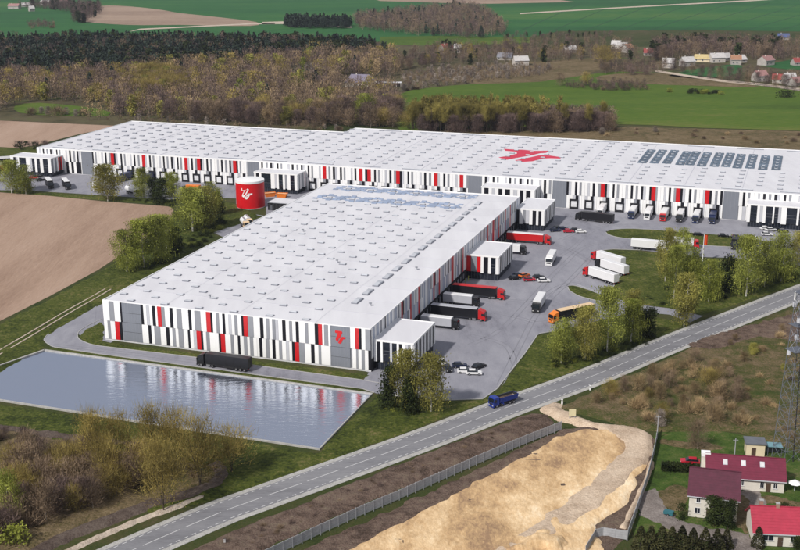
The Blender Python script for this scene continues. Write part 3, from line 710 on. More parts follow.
# ---- far warehouse
FWH = thing("warehouse", "very long low warehouse across the middle with red emblem on its white roof", "warehouse", OF, ROTU)
S1 = 136.0; D1, D2 = 91.0, 105.5
mb = MB(); mb.box(.1, S1, .1, D1, 0, BH - .2, GREY, top=ROOF); mb.box(S1, FW, .1, D2, 0, BH - .15, GREY, top=ROOF); mb.box(0, FW, -.05, .2, 0, .35, PLINTH); mb.build("wall", FWH)
mb = MB(); mb.box(.25, S1, .25, D1 - .2, BH - .2, BH - .1, ROOF); mb.box(S1, FW - .2, .25, D2 - .2, BH - .15, BH - .06, ROOF); FRF = mb.build("roof", FWH)
mb = MB()
for q in ((0, FW, -.05, .25), (0, .25, .25, D1), (0, S1, D1, D1 + .25), (S1 - .2, S1 + .05, D1 + .25, D2), (S1, FW, D2, D2 + .25), (FW - .25, FW, .25, D2)): mb.box(*q, BH - .4, BH + .15, WHITE)
mb.build("parapet", FWH)
for s in list(range(24, 136, 24)) + list(range(160, 390, 24)):
    mb = MB(); mb.box(s - .1, s + .1, .5, (D1 if s < S1 else D2) - .5, BH - .12, BH + .0, SEAM); mb.build("roof_seam", FRF)
for t in (22, 45, 68): mb = MB(); mb.box(.5, FW - .5, t - .08, t + .08, BH - .12, BH - .01, SEAM); mb.build("roof_seam", FRF)
# small skylights, too small to pick apart one by one
fs_ = []
mbk = MB()
for j in range(45):
    s = 8 + 8.55 * j
    for k in range(12):
        t = 9 + 8.7 * k + (3.6 if j % 2 else 0) + (j % 3) * .8
        if t > (D1 if s < S1 else D2) - 4: continue
        if s > 299 and t > 47: continue
        if s < 3 or s > FW - 4: continue
        fs_.append((s, t))
fs_.sort(key=lambda q: -q[0] * .6 + q[1])
fsm = sky_mesh("skylight", 2.3, 1.4, .6)
for s, t in fs_[:270]: put("skylight", fsm, FWH, (s, t, BH - .05))
for s, t in fs_[270:]:
    mbk.box(s - 1.2, s + 1.2, t - .75, t + .75, BH - .2, BH + .35, SKYF, top=SKYG)
o = mbk.build("skylight", FWH); o["kind"] = 'stuff'
rl = sky_mesh("long_rooflight", 13, .8, .5)
for s in range(14, 385, 24):
    for t in ((3.6, D1 - 3.5) if s < S1 else (3.6, D2 - 3.5)): put("long_rooflight", rl, FWH, (s, t, BH - .05))
# solar arrays: rings of dark panels
mb = MB()
for dx, dt in ((-1.4, 0), (1.4, 0), (-1.4, 2.1), (1.4, 2.1), (-1.4, -2.1), (1.4, -2.1), (0, 2.4), (0, -2.4)):
    mb.box(dx - .6, dx + .6, dt - .95, dt + .95, 0, .35, PVD)
mb.box(-.7, .7, -1.1, 1.1, 0, .25, PV, top=SKYG)
ring = mb.mesh("solar_array")
for j, s in enumerate((303.4, 308.9, 314.6, 320.9, 325.3, 330.7, 336.5, 341.6, 346.8, 352.4, 358.2, 364.0)):
    for k in range(5):
        put("solar_array", ring, FWH, (s, 53 + 7.3 * k + (j * 37 % 5) * .5, BH - .06))
# roof emblem (traced in roof metres)
em = [[(495, 158), (504, 148), (520, 150)][:0]]
def roofpoly(pts): return [((G(x, y, BH) - Vector((OF.x, OF.y, BH))).dot(UU), (G(x, y, BH) - Vector((OF.x, OF.y, BH))).dot(VV)) for x, y in pts]
z3 = lambda pts: [(495 + x / 10.67, 143 + y / 10.67) for x, y in pts]
emA = z3([(95, 62), (180, 68), (300, 72), (420, 84), (575, 82), (545, 104), (480, 108), (400, 128), (330, 140), (230, 158), (130, 178), (95, 172), (40, 153), (110, 142), (180, 128), (235, 112), (230, 92), (110, 82)])
emB = z3([(215, 185), (300, 168), (380, 152), (470, 132), (560, 130), (700, 150), (698, 165), (600, 162), (520, 164), (460, 178), (400, 194), (300, 200)])
mb = MB()
for p in (emA, emB): mb.prism(roofpoly(p), BH - .1, BH + .02, LOGOROOF)
mb.build("roof_logo", FRF)
# wall
FF = (0, 0, 0); sqs = [(26.8, 33.3), (121.0, 127.4), (232.6, 238.9), (271.4, 277.6), (345.0, 351.2)]
for a, b in sqs:
    mb = MB(); mb.box(a, b, -.16, 0, .3, BH - .4, SQGREY)
    for k in range(1, 4): x = a + (b - a) * k / 4; mb.box(x - .04, x + .04, -.19, -.16, .3, BH - .4, GREY)
    mb.build("grey_bay", FWH)
freds = [44.6, 62.0, 87.0, 93.9, 113.8, 161.0, 178.8, 183.6, 198.4, 216.9, 228.4, 292.8, 315.4, 325.3, 337.7]
rr = random.Random(11); up_, t = [], 0.
pat = "w1.4 l.9 w1.1 k.95 w1.3 g1.0 w1.2 k1.0 l1.0 w1.5 k.9 w1.0 g.9 w1.4".split(); i = 0
SX = FW
while t < SX:
    hit = [q for q in sqs if q[0] - .3 <= t < q[1]]
    if hit: t = hit[0][1]; continue
    c = pat[i % len(pat)][0]; w_ = float(pat[i % len(pat)][1:]) * rr.uniform(.9, 1.15); i += 1
    if any(r - .9 <= t < r + .6 for r in freds): c = 'r'; w_ = 1.8; freds = [r for r in freds if not (r - .9 <= t < r + .6)]
    nx = [q[0] for q in sqs if q[0] > t]; 
    if nx: w_ = min(w_, nx[0] - t)
    w_ = min(w_, SX - t)
    if w_ > .2: up_.append((c, FF, t, w_, 6.2, BH - .4 - 6.2, .16 if c != 'k' else .1))
    t += max(w_, .05)
up_.sort(key=lambda q: -q[2])
panels(FWH, up_)
# lower storey: piers, docks, short panels
annexF = [(-9, 15.4), (129.5, 151.8), (241.5, 265.5), (355.3, 391)]
def free(a, b): return not any(q[0] - .1 < b and a < q[1] + .1 for q in sqs + annexF)
lowp = []; dk = 0
runs = [(33.6, 120.8), (152.2, 232.4), (277.8, 344.8)]
shm = MB(); shm.box(-1.95, 1.95, -.55, 0, 3.75, 4.45, DOCKBLK); shm.box(-1.95, -1.3, -.55, 0, .0, 3.75, DOCKBLK); shm.box(1.3, 1.95, -.55, 0, 0, 3.75, DOCKBLK); shm.box(-1.3, 1.3, -.5, 0, 0, 1.0, DOCKBLK)
shm = shm.mesh("dock_shelter"); dm = MB(); dm.box(-1.3, 1.3, -.3, 0, 1.0, 3.75, DOORW)
for z in (1.6, 2.2, 2.9): dm.box(-1.3, 1.3, -.33, -.3, z, z + .06, LIGHT)
dm = dm.mesh("dock_door")
DOCKS = []
for a, b in runs:
    n = int((b - a) / 6.12); st = (b - a) / n
    for k in range(n):
        c0 = a + st * (k + .5); DOCKS.append(c0)
        d = put("dock_shelter", shm, FWH, (c0, 0, 0)); put("dock_door", dm, d, (0, 0, 0))
        lowp += [('w', FF, c0 - st / 2, st / 2 - 1.95, .35, 5.85, .2), ('l', FF, c0 + 1.95, (st / 2 - 1.95) * .45, .35, 5.85, .14), ('w', FF, c0 + 1.95 + (st / 2 - 1.95) * .45, (st / 2 - 1.95) * .55, .35, 5.85, .2)]
        cs = rr.choice(("wkw", "wlk", "lwk", "wgk"))
        for j, c in enumerate(cs): lowp.append((c, FF, c0 - 1.95 + 1.3 * j, 1.3, 4.45, 1.75, .18 if c != 'k' else .1))
for a, b in ((15.8, 26.7), (127.5, 129.3), (239, 241.3), (266, 271.3), (351.4, 355.2)):
    x = a
    while x < b - .3: w_ = min(1.5, b - x); lowp.append((rr.choice("wwlwk"), FF, x, w_, .35, 5.85, .16)); x += w_
lowp.sort(key=lambda q: -q[2])
panels(FWH, lowp, 290, "pier_panel")
annex(FWH, -9, 15.4, -10, -.2, 9.6, 2.4, "w1.6 k1.2 l1 w.8 G3.6 w2.2 l1 G1.4 w1.2 G1.6 w1.6 G2.6 w1.6", "g1.2 w1 g1.4 w1 r1 k.8 r.9 w.8", left="w1 k1 w1 k1 w1")
annex(FWH, 129.5, 151.8, -10, -.2, 9.6, 2.4, "w.9 k1.4 w1 G4.2 w1.8 l1 w.8 G1.8 w1 g1 w1.4 G1.8 w1.2", "w1 g1 w1 l1.2 g1 w1 r.6 w.8")
annex(FWH, 241.5, 265.5, -10, -.2, 9.6, 2.4, "w1 k1.6 w1.2 l1 w1.4 k1.4 w1 k1.8 w1.2 l1.4 w1 k1.2 w1 k1.6 w1.4", "w1 k1.2 w1.2 l1 w1 k1 w1")
annex(FWH, 355.3, 391, -10, -.2, 9.6, 2.4, "w1.2 G2.4 w1 l1 w1.2 G2.4 w.6 G1.4 l1 w2 G3.6 w.8 G1.2 w1 l1 w1.4 G3 w1 l1 w1.2 G2 w1", "w1 k1 w1 k1 w1")
for a, b in ((241.8, 265)  ,):
    pass

# ================================================================== TANK, PUMP HOUSE
tc_ = G(251, 209.5); d_ = Vector((tc_.x, tc_.y, 0)).normalized(); tc_ = tc_ + d_ * 6.4; TR = 6.4; TH = 12.4
tk = thing("storage_tank", "big round red water tank with white rim and white emblem behind the near roof", "tank", tc_)
TRED = mat("tank_red", (.62, .006, .012), .42, var=.05, scale=.3)
mb = MB(); mb.cyl((0, 0, 0), TR, TH - .9, TRED, 48); 
for z in (2.2, 4.4, 6.6, 8.8): mb.cyl((0, 0, z), TR + .03, .05, TRED, 48)
mb.build("shell", tk)
mb = MB(); mb.cyl((0, 0, 0), TR + .35, .25, CONC, 40); mb.build("base_ring", tk)
mb = MB(); mb.cyl((0, 0, TH - .9), TR + .12, .95, WHITE, 48); mb.build("rim", tk)
mb = MB(); mb.cyl((0, 0, TH + .05), TR - .1, .5, WHITE, 40, r2=.6); mb.build("roof", tk)
def tankmap(x, y, d):
    base = math.atan2(-d_.y, -d_.x); a = base - .62 + (x * .78 - .0) - .02
    r = TR + .04 + d; return (r * math.cos(a), r * math.sin(a), 4.6 + 5.0 * y)
logo("logo", tk, WHITE, tankmap)
mb = MB()
for k in range(26): mb.box(-.25, .25, -TR - .45, -TR - .4, .4 + k * .45, .46 + k * .45, LIGHT, T=lambda v: Matrix.Rotation(R(200), 4, 'Z') @ v)
for x in (-.28, .25): mb.box(x, x + .05, -TR - .45, -TR - .4, .3, TH, LIGHT, T=lambda v: Matrix.Rotation(R(200), 4, 'Z') @ v)
mb.build("ladder", tk)
p0 = G(268, 210); p1 = G(288, 211)
ph = thing("pump_house", "low black pump house with grey flat roof right of the red tank", "pump house", p0, ROTU)
mb = MB(); mb.box(0, 10.5, 0, 9, 0, 3.4, BLACK); 
for k in range(6): mb.box(.3 + 1.7 * k, 1.6 + 1.7 * k, -.08, 0, .3, 3.0, CHASSIS)
mb.build("wall", ph)
mb = MB(); mb.box(-.2, 10.7, -.2, 9.2, 3.4, 3.6, GREY); mb.box(.2, 10.3, .2, 8.8, 3.6, 3.66, ROOF); mb.build("roof", ph)
mb = MB(); mb.box(1, 2.2, -.12, -.08, .1, 2.3, MULL); mb.build("door", ph)

# ================================================================== VEHICLES
def pcol(name, c, rough=.35): return mat(name, c, rough, var=.03, spec=.5)
CW, CK, CR_, CN, CS = pcol("lorry_white", (.75, .75, .76)), pcol("lorry_black", (.012, .012, .014)), pcol("lorry_red", (.5, .012, .014)), pcol("lorry_navy", (.015, .025, .08)), pcol("lorry_silver", (.42, .43, .47))
CB = pcol("lorry_blue", (.012, .035, .25)); CO = pcol("lorry_orange", (.75, .2, .025)); CCR = pcol("trailer_cream", (.75, .55, .33)); CDK = pcol("trailer_dark", (.008, .008, .011), .4)
WH = {}
def wheel_mesh(r=.5, w=.32):
    k = (r, w)
    if k not in WH:
        mb = MB(); mb.cyl((0, -w / 2, 0), r, w, TYRE, 16, 'y'); mb.cyl((0, -w / 2 - .01, 0), r * .55, w + .02, RIM, 10, 'y'); WH[k] = mb.mesh("wheel")
    return WH[k]
def cab(root, xf, c, wd=2.5, hh=3.75, ln=2.3, defl=True):
    """tractor cab whose nose is at x = xf, facing +x"""
    mb = MB(); hw = wd / 2
    prof = [(xf, .75), (xf + .02, 1.6), (xf - .28, 2.95), (xf - .55, 3.15), (xf - ln * .9, hh if defl else 3.2), (xf - ln, hh if defl else 3.15), (xf - ln, .75)]
    mb.extr_y(prof, -hw, hw, c); b = mb.build("cab", root)
    mb = MB()
    a0, a1 = Vector((xf + .035, 0, 1.72)), Vector((xf - .24, 0, 2.85))
    mb.add([(a0.x, -hw + .12, a0.z), (a0.x, hw - .12, a0.z), (a1.x + .02, hw - .18, a1.z), (a1.x + .02, -hw + .18, a1.z), (a0.x - .1, -hw + .12, a0.z), (a0.x - .1, hw - .12, a0.z), (a1.x - .1, hw - .18, a1.z), (a1.x - .1, -hw + .18, a1.z)],
           [(0, 1, 2, 3), (5, 4, 7, 6), (4, 0, 3, 7), (1, 5, 6, 2)], VGLASS); mb.build("windscreen", root)
    for s in (-1, 1):
        mb = MB(); y = s * (hw + .015); mb.extr_y([(xf - .3, 1.75), (xf - .45, 2.6), (xf - 1.25, 2.6), (xf - 1.25, 1.75)], min(y, y - s * .05), max(y, y - s * .05), VGLASS); mb.build("side_window", root)
        mb = MB(); mb.box(xf - .3, xf - .12, min(s * (hw + .02), s * (hw + .28)), max(s * (hw + .02), s * (hw + .28)), 1.9, 2.6, CHASSIS); mb.build("mirror", root)
        mb = MB(); mb.box(xf - .05, xf + .06, s * .85 - .2, s * .85 + .2, .75, .98, LAMPW); mb.build("headlight", root)
    mb = MB(); mb.box(xf - .3, xf + .1, -hw - .01, hw + .01, .32, .74, c if c is not CK else CHASSIS); mb.box(xf + .02, xf + .05, -.75, .75, 1.0, 1.5, CHASSIS); mb.build("bumper", root)
def axle(root, x, r=.5, wy=1.08, y=None):
    for s in (-1, 1): put("wheel", wheel_mesh(r), root, (x, s * wy, r))
def boxbody(root, x0, x1, c, rc=None, z0=1.05, z1=4.0, hw=1.28, name="trailer_body"):
    rc = rc or c; mb = MB(); mb.box(x0, x1, -hw, hw, z0, z1 - .12, c); b = mb.build(name, root)
    mb = MB(); vs = []
    for x in (x0, x1): vs += [(x, -hw, z1 - .12), (x, -hw + .2, z1), (x, hw - .2, z1), (x, hw, z1 - .12)]
    mb.add(vs, [(0, 4, 5, 1), (1, 5, 6, 2), (2, 6, 7, 3), (0, 1, 2, 3), (7, 6, 5, 4)], rc); mb.build("roof_panel", b)
    mb = MB()
    for s in (-1, 1):
        for k in range(1, 6): x = x0 + (x1 - x0) * k / 6; mb.box(x - .04, x + .04, min(s * hw, s * (hw + .03)), max(s * hw, s * (hw + .03)), z0, z1 - .15, c)
        mb.box(x0, x1, min(s * hw, s * (hw + .03)), max(s * hw, s * (hw + .03)), z0 - .12, z0 + .02, CHASSIS)
    mb.build("side_rail", b)
    mb = MB(); mb.box(x0 - .05, x0, -hw + .06, -.03, z0 + .05, z1 - .2, c); mb.box(x0 - .05, x0, .03, hw - .06, z0 + .05, z1 - .2, c); mb.build("rear_door", b)
    for s in (-1, 1): mb = MB(); mb.box(x0 - .06, x0 + .02, s * 1.0 - .2, s * 1.0 + .2, z0 - .3, z0 - .12, LAMPR); mb.build("rear_light", root)
def semi(cabc, body, roof=None, L=16.5):
    r = thing("semi_truck", "", "lorry"); f = L / 2
    cab(r, f, cabc); x0, x1 = -f, f - 2.9
    boxbody(r, x0, x1, body, roof)
    mb = MB(); mb.box(f - 5.6, f - .5, -.45, .45, .55, .95, CHASSIS); mb.box(x0 + .3, x1 - .5, -.6, .6, .8, 1.05, CHASSIS); mb.box(f - 4.3, f - 3.1, .7, 1.2, .4, .95, RIM); mb.box(f - 4.3, f - 3.1, -1.2, -.7, .4, .95, RIM)
    mb.box(x0 + 4.6, x0 + 7.6, -1.22, -1.1, .5, 1.0, CHASSIS); mb.box(x0 + 4.6, x0 + 7.6, 1.1, 1.22, .5, 1.0, CHASSIS); mb.build("chassis", r)
    for x in (f - 1.35, f - 5.0): axle(r, x)
    for x in (x0 + 1.3, x0 + 2.6, x0 + 3.9): axle(r, x, .5, 1.1)
    return r
def rigid(cabc, body, roof=None, L=9.5):
    r = thing("box_truck", "", "lorry"); f = L / 2
    cab(r, f, cabc, ln=2.0, hh=3.2, defl=False); boxbody(r, -f, f - 2.15, body, roof, z1=3.75, name="cargo_box")
    mb = MB(); mb.box(-f + .3, f - .4, -.5, .5, .6, 1.03, CHASSIS); mb.build("chassis", r)
    axle(r, f - 1.3); axle(r, -f + 1.9); axle(r, -f + 3.2) if L > 9 else None
    return r
def tanker(c1, c2, L=9):
    r = thing("tank_truck", "", "lorry"); f = L / 2; cab(r, f, c1, ln=2.0, hh=3.2, defl=False)
    mb = MB(); mb.cyl((-f, 0, 2.35), 1.25, L - 2.5, c2, 20, 'x'); mb.build("tank", r)
    mb = MB(); mb.box(-f + .3, f - .4, -.5, .5, .6, 1.05, CHASSIS); mb.build("chassis", r); mb = MB(); mb.box(-f + .5, f - 3, -.3, .3, 3.58, 3.66, RIM); mb.build("walkway", r)
    axle(r, f - 1.3); axle(r, -f + 1.6); axle(r, -f + 2.9); return r
def dump():
    r = thing("dump_truck", "", "lorry"); f = 4.5; cab(r, f, CB, ln=2.1, hh=3.2, defl=False)
    mb = MB(); x0, x1, hw = -f, f - 2.4, 1.25
    vs = [(x0, -1.0, 1.2), (x1, -1.0, 1.2), (x1, 1.0, 1.2), (x0, 1.0, 1.2), (x0 - .2, -hw, 2.75), (x1, -hw, 2.75), (x1, hw, 2.75), (x0 - .2, hw, 2.75)]
    mb.add(vs, [(0, 1, 5, 4), (1, 2, 6, 5), (2, 3, 7, 6), (3, 0, 4, 7), (3, 2, 1, 0)], CB)
    vi = [(a * .96, b * .94, c) for a, b, c in vs[4:]] + [(a * .96, b * .9, 1.9) for a, b, c in vs[:4]]
    mb.add([vs[4], vs[5], vs[6], vs[7]] + vi[:4], [(0, 1, 5, 4), (1, 2, 6, 5), (2, 3, 7, 6), (3, 0, 4, 7)], CB); mb.add(vi, [(5, 4, 0, 1), (6, 5, 1, 2), (7, 6, 2, 3), (4, 7, 3, 0)], CHASSIS)
    for k in range(7):
        x = x0 + .1 + (x1 - x0 - .2) * k / 6
        for s in (-1, 1): mb.add([(x - .05, s * 1.05, 1.25), (x + .05, s * 1.05, 1.25), (x + .05, s * 1.32, 2.7), (x - .05, s * 1.32, 2.7)], [(0, 1, 2, 3)], CB)
    mb.box(x1, x1 + .7, -1.1, 1.1, 2.75, 2.85, CB); mb.build("tipper_body", r)
    mb = MB(); mb.box(-4.2, 1.9, -1.05, 1.05, 1.85, 2.05, TRACK); mb.add([(-4, -1, 2.05), (1.7, -1, 2.05), (1.7, 1, 2.05), (-4, 1, 2.05), (-3, 0, 2.6), (.6, 0, 2.65)], [(0, 1, 5, 4), (1, 2, 5), (2, 3, 4, 5), (3, 0, 4)], PURPLE); mb.build("load", r)
    mb = MB(); mb.box(-4.3, f - .4, -.5, .5, .6, 1.2, CHASSIS); mb.box(.6, 1.6, .7, 1.2, .4, 1.0, CB); mb.build("chassis", r)
    for x in (f - 1.3, f - 3.1, -f + 2.9, -f + 1.5): axle(r, x)
    return r
def car(c, van=False):
    r = thing("parked_car", "", "car"); L = 4.4; f = L / 2; hw = .9
    mb = MB()
    prof = [(f, .4), (f, .7), (f - .2, .85), (f - 1.15, 1.0), (-f + .25, 1.0), (-f, .9), (-f, .4)]
    if van: prof = [(f, .4), (f, .9), (f - .9, 1.2), (-f, 1.2), (-f, .4)]
    mb.extr_y(prof, -hw, hw, c); mb.build("body", r)
    z0, z1 = (1.2, 2.1) if van else (1.0, 1.45)
    mb = MB(); a = [(f - 1.15, -hw + .04), (f - 1.15, hw - .04), (-f + .25, hw - .04), (-f + .25, -hw + .04)]; b = [(f - 1.9, -hw + .18), (f - 1.9, hw - .18), (-f + .75, hw - .18), (-f + .75, -hw + .18)]
    if van: b = [(f - 1.5, -hw + .1), (f - 1.5, hw - .1), (-f + .05, hw - .1), (-f + .05, -hw + .1)]
    mb.add([(x, y, z0) for x, y in a] + [(x, y, z1) for x, y in b], [(1, 0, 4, 5), (2, 1, 5, 6), (3, 2, 6, 7), (0, 3, 7, 4)], VGLASS if not van else c); mb.build("window", r)
    mb = MB(); mb.box(b[3][0], b[0][0], b[0][1], b[1][1], z1, z1 + .05, c); mb.build("roof", r)
    for s in (-1, 1): mb = MB(); mb.box(f - .06, f + .03, s * .62 - .18, s * .62 + .18, .62, .76, LAMPW); mb.build("headlight", r)
    for x in (f - .85, -f + .85):
        for s in (-1, 1): put("wheel", wheel_mesh(.33, .22), r, (x, s * .8, .33))
    return r
PROTO = {}
def vehicle(key, fn, label, cat, group, pos, rz):
    if key not in PROTO: o = PROTO[key] = fn()
    else: o = copy_tree(PROTO[key])
    o.location = pos; o.rotation_euler = (0, 0, rz); o["label"] = label; o["category"] = cat
    if group: o["group"] = group
    elif "group" in o: del o["group"]
    return o
def by_ends(front, rear, L, z=.03):
    a, b = G(*front), G(*rear); d = (a - b).normalized(); c = a - d * (L / 2); c.z = z
    return c, math.atan2(d.y, d.x)
def park(key, fn, label, cat, group, front, rear, L, z=.03):
    p, a = by_ends(front, rear, L, z); return vehicle(key, fn, label, cat, group, p, a)
S16 = 16.5
park("kk", lambda: semi(CK, CDK), "black lorry driving along the service road between striped front and pond", "lorry", None, (199, 364.5), (252, 371.5), S16, .07)
park("kk", None, "black lorry standing across the yard before the far dock doors", "lorry", None, (576, 219.5), (612, 223.5), S16)
GD = "lorries backed up to the right-hand docks of the near warehouse"
def dockr(t, s_end, L): q = ON + UU * (s_end - L / 2) + VV * t; return Vector((q.x, q.y, .03)), ROTU
for key, fn, lab, t, se, L in (
    ("ks", lambda: rigid(CK, CS, CW, 12), "silver lorry with black cab, nearest the pond of the docked lorries", 42.2, 99.8, 12),
    ("rk", lambda: semi(CR_, CDK, CS, 18), "black trailer with silver top behind a red cab with white roof, docked second", 53.0, 105.6, 18),
    ("ks", None, "silver lorry with black cab docked between two red-cabbed lorries", 66.2, 99.6, 12),
    ("rr", lambda: semi(CR_, CDK, CR_, 18), "black-sided trailer with red top and red cab, docked just before the middle entrance block", 76.2, 105.8, 18),
    ("kw", lambda: rigid(CK, CW, CW, 11), "small white lorry with black cab docked just beyond the middle entrance block", 133.5, 99.4, 11),
    ("red", lambda: semi(CR_, CR_, CW, 17.5), "all red lorry with white top docked before the farthest entrance block", 150.6, 105.4, 17.5)):
    vehicle(key, fn, lab, "lorry", GD, *dockr(t, se, L))
park("wy", lambda: rigid(CW, CW, None, 10.5), "white box lorry alone in mid yard right of the middle entrance block", "lorry", None, (548.5, 266.5), (555, 256), 10.5)
park("wk2", lambda: rigid(CK, CW, None, 12), "white box lorry with black cab heading toward the camera in the yard", "lorry", None, (535.5, 313.5), (544, 299), 12)
GP3 = "white lorries parked side by side in the bays by the grass"
park("rw", lambda: semi(CR_, CW, None, 15.5), "white lorry with red cab, nearest the camera of three in the bays", "lorry", GP3, (585, 275), (608, 282.5), 15.5)
park("kw2", lambda: semi(CK, CW, None, 15), "white lorry with black cab, middle one of three in the bays", "lorry", GP3, (597, 267), (620, 274.5), 15)
park("rw", None, "white lorry with red cab, farthest back of three in the bays, by the grass", "lorry", GP3, (593, 259), (615.5, 266), 15.5)
park("ww", lambda: semi(CW, CW, None, 16), "white lorry on the access road left of the birches", "lorry", None, (673, 252), (635, 248.5), 16)
park("rw3", lambda: rigid(CR_, CW, None, 10), "short white lorry with red cab on the access road beside the flag pole", "lorry", None, (699, 248), (676, 246.5), 10)
park("kk3", lambda: rigid(CK, CDK, None, 7.5), "small black lorry on the access road between the birches", "lorry", None, (734, 250), (736, 243), 7.5)
park("oo", lambda: semi(CO, CDK, CCR), "orange lorry with cream trailer top behind the roadside birches", "lorry", None, (550.5, 323.5), (600, 313), S16)
park("dump", dump, "blue tipper lorry driving on the main road", "lorry", None, (489.5, 408.5), (516, 401), 9, .11).scale = (.9, .9, .9)
GF = "lorries backed up to the far warehouse docks"
def dockf(px, L, extra=0):
    s = (G(px, 150 + .063 * px + 27 - 7) - OF).dot(UU); c = min(DOCKS, key=lambda q: abs(q - s))
    q = OF + UU * c + VV * (-L / 2 - .6); return Vector((q.x, q.y, .03)), ROTU - R(90)
for key, fn, lab, px, L in (
    ("nw", lambda: rigid(CN, CW, None, 11), "white-topped lorry with navy cab docked right of the black lorry", 636, 11),
    ("ww2", lambda: rigid(CW, CW, None, 11), "all white lorry with white cab at a far dock beside a navy-cabbed one", 649, 11),
    ("rw4", lambda: rigid(CR_, CW, None, 11.5), "white lorry with red cab at a far dock", 674, 11.5),
    ("nw", None, "white lorry with navy cab at the far docks, last but one before the grey bay", 702, 11),
    ("nn", lambda: rigid(CN, CN, None, 10), "all navy lorry at the far dock next to the grey bay", 716, 10),
    ("ww2", None, "white lorry at the far docks just right of the standing black lorry", 612, 11), ("kw9", lambda: rigid(CK, CW, None, 11), "white lorry with black cab at a far dock right of the red-cabbed one", 689, 11),
    ("nn", None, "navy lorry at the left far docks behind the roadside birches", 130, 10),
    ("nn", None, "navy lorry at the left far docks above the white tank lorry", 157, 10)):
    vehicle(key, fn, lab, "lorry", GF, *dockf(px, L))
park("kwt", lambda: rigid(CK, CDK, CW, 12.5), "black lorry with white top, left of two parked near the left entrance block", "lorry", "pair of black lorries on the left yard", (51.5, 189), (43, 178.5), 12.5)
park("kwt", None, "black lorry with white top, right of two parked near the grey bay", "lorry", "pair of black lorries on the left yard", (68.5, 190), (60, 179.5), 12.5)
park("redt", lambda: rigid(CK, CR_, None, 10), "red lorry at the far left edge of the yard", "lorry", None, (-3, 174), (11, 170.5), 10)
park("tnk", lambda: tanker(CW, CW, 10), "white tank lorry between the birches on the left yard", "lorry", None, (138, 196), (125, 192), 10)
park("owt", lambda: rigid(CK, CO, None, 9), "orange lorry with black cab on the yard above the big willow", "lorry", None, (183, 192), (200, 193), 9)
park("tn2", lambda: tanker(CCR, CW, 8), "white tank lorry on the paved pad, left of two behind the roof", "lorry", None, (247, 229.5), (239, 221), 8)
park("tn2", None, "white tank lorry on the paved pad, right of two behind the roof", "lorry", None, (250, 227), (243, 219), 8)
park("wvan", lambda: rigid(CW, CW, None, 6.5), "white van at the edge of the left yard beside a birch", "van", None, (96, 192), (94, 186), 6.5)
CARC = {'n': pcol("car_navy", (.012, .018, .05), .25), 'k': pcol("car_black", (.008, .008, .01), .25), 'r': pcol("car_red", (.45, .012, .03), .25), 'w': pcol("car_white", (.75, .75, .75), .25), 'o': pcol("car_orange", (.7, .16, .02), .25), 's': pcol("car_silver", (.35, .36, .38), .25)}
CN_ = {'n': 'navy', 'k': 'black', 'r': 'red', 'w': 'white', 'o': 'orange', 's': 'silver'}
G1, G2, G3, G4, G5 = "cars parked beside the farthest entrance block", "cars parked in mid yard", "cars parked in the front corner of the yard", "cars parked along the far grass island", "cars before the right entrance block"
cars = [('n', 555, 231.5, 'nearest the camera of the cluster by the farthest entrance block', G1, 30), ('k', 558, 229.3, 'directly behind the navy car by the farthest entrance block', G1, 30), ('n', 563.5, 230, 'third in the row beside the farthest entrance block', G1, 30),
        ('r', 568.5, 232.5, 'in the row beside the farthest entrance block', G1, 20), ('k', 576, 231.2, 'next to the white one near the farthest entrance block', G1, 30), ('w', 580.8, 232.8, 'last on the right of the row by the farthest entrance block', G1, 20),
        ('k', 514.8, 279.5, 'leftmost of the mid yard cars by the middle entrance block', G2, 40), ('n', 518.4, 276.6, 'half behind the black one in mid yard', G2, 40), ('o', 524.2, 276.8, 'parked in mid yard between dark and red cars', G2, 60), ('r', 529.3, 281, 'parked in mid yard right of the orange one', G2, 25),
        ('k', 538.8, 278.6, 'parked in mid yard beside a white one', G2, 25), ('w', 543.8, 282, 'rightmost of the mid yard cars', G2, 20),
        ('w', 441.5, 364.5, 'beside the birch crown in the front yard corner', G3, -60), ('k', 447.8, 370.5, 'second from the birches in the front yard corner', G3, -60), ('n', 459.8, 367.2, 'between two pairs in the front yard corner', G3, 25),
        ('w', 465.2, 372.8, 'left of the white pair in the front yard corner', G3, 15), ('w', 474.2, 374.5, 'right of the white pair in the front yard corner', G3, 15), ('k', 479, 368, 'farthest right in the front yard corner', G3, 60),
        ('k', 672.3, 233.6, 'at the island edge above the tall birches', G4, 20), ('k', 698.5, 236, 'at the island edge left of the flag pole', G4, 10), ('k', 723.4, 237.2, 'left of the two dark cars right of the flag pole', G4, 10), ('k', 736.6, 238.4, 'right of the two dark cars right of the flag pole', G4, 10), ('w', 755, 240, 'at the right tip of the long grass island', G4, 10),
        ('w', 765.5, 229.6, 'left one by the right entrance block', G5, 30), ('w', 771, 231, 'in the middle by the right entrance block', G5, 30), ('w', 767, 235.5, 'nearest the camera by the right entrance block', G5, 10), ('k', 783, 232.4, 'by the right entrance block beyond the white ones', G5, 20), ('k', 777, 230.2, 'behind the white ones by the right entrance block', G5, 20),
        ('r', 34, 178.8, 'by the left entrance block', None, 20), ('k', 39, 177.3, 'beside the left entrance block, next to the red one', None, 20),
        ('k', 40.5, 181, 'on the left yard just below the entrance block', None, 60)]
for c, x, y, where, grp, ang in cars:
    p = G(x, y); p.z = .03
    if c in ('o',) : pass
    vehicle("car" + c, (lambda c=c: car(CARC[c])), f"{CN_[c]} car {where}", "car", grp, p, R(ang) + ROTU)
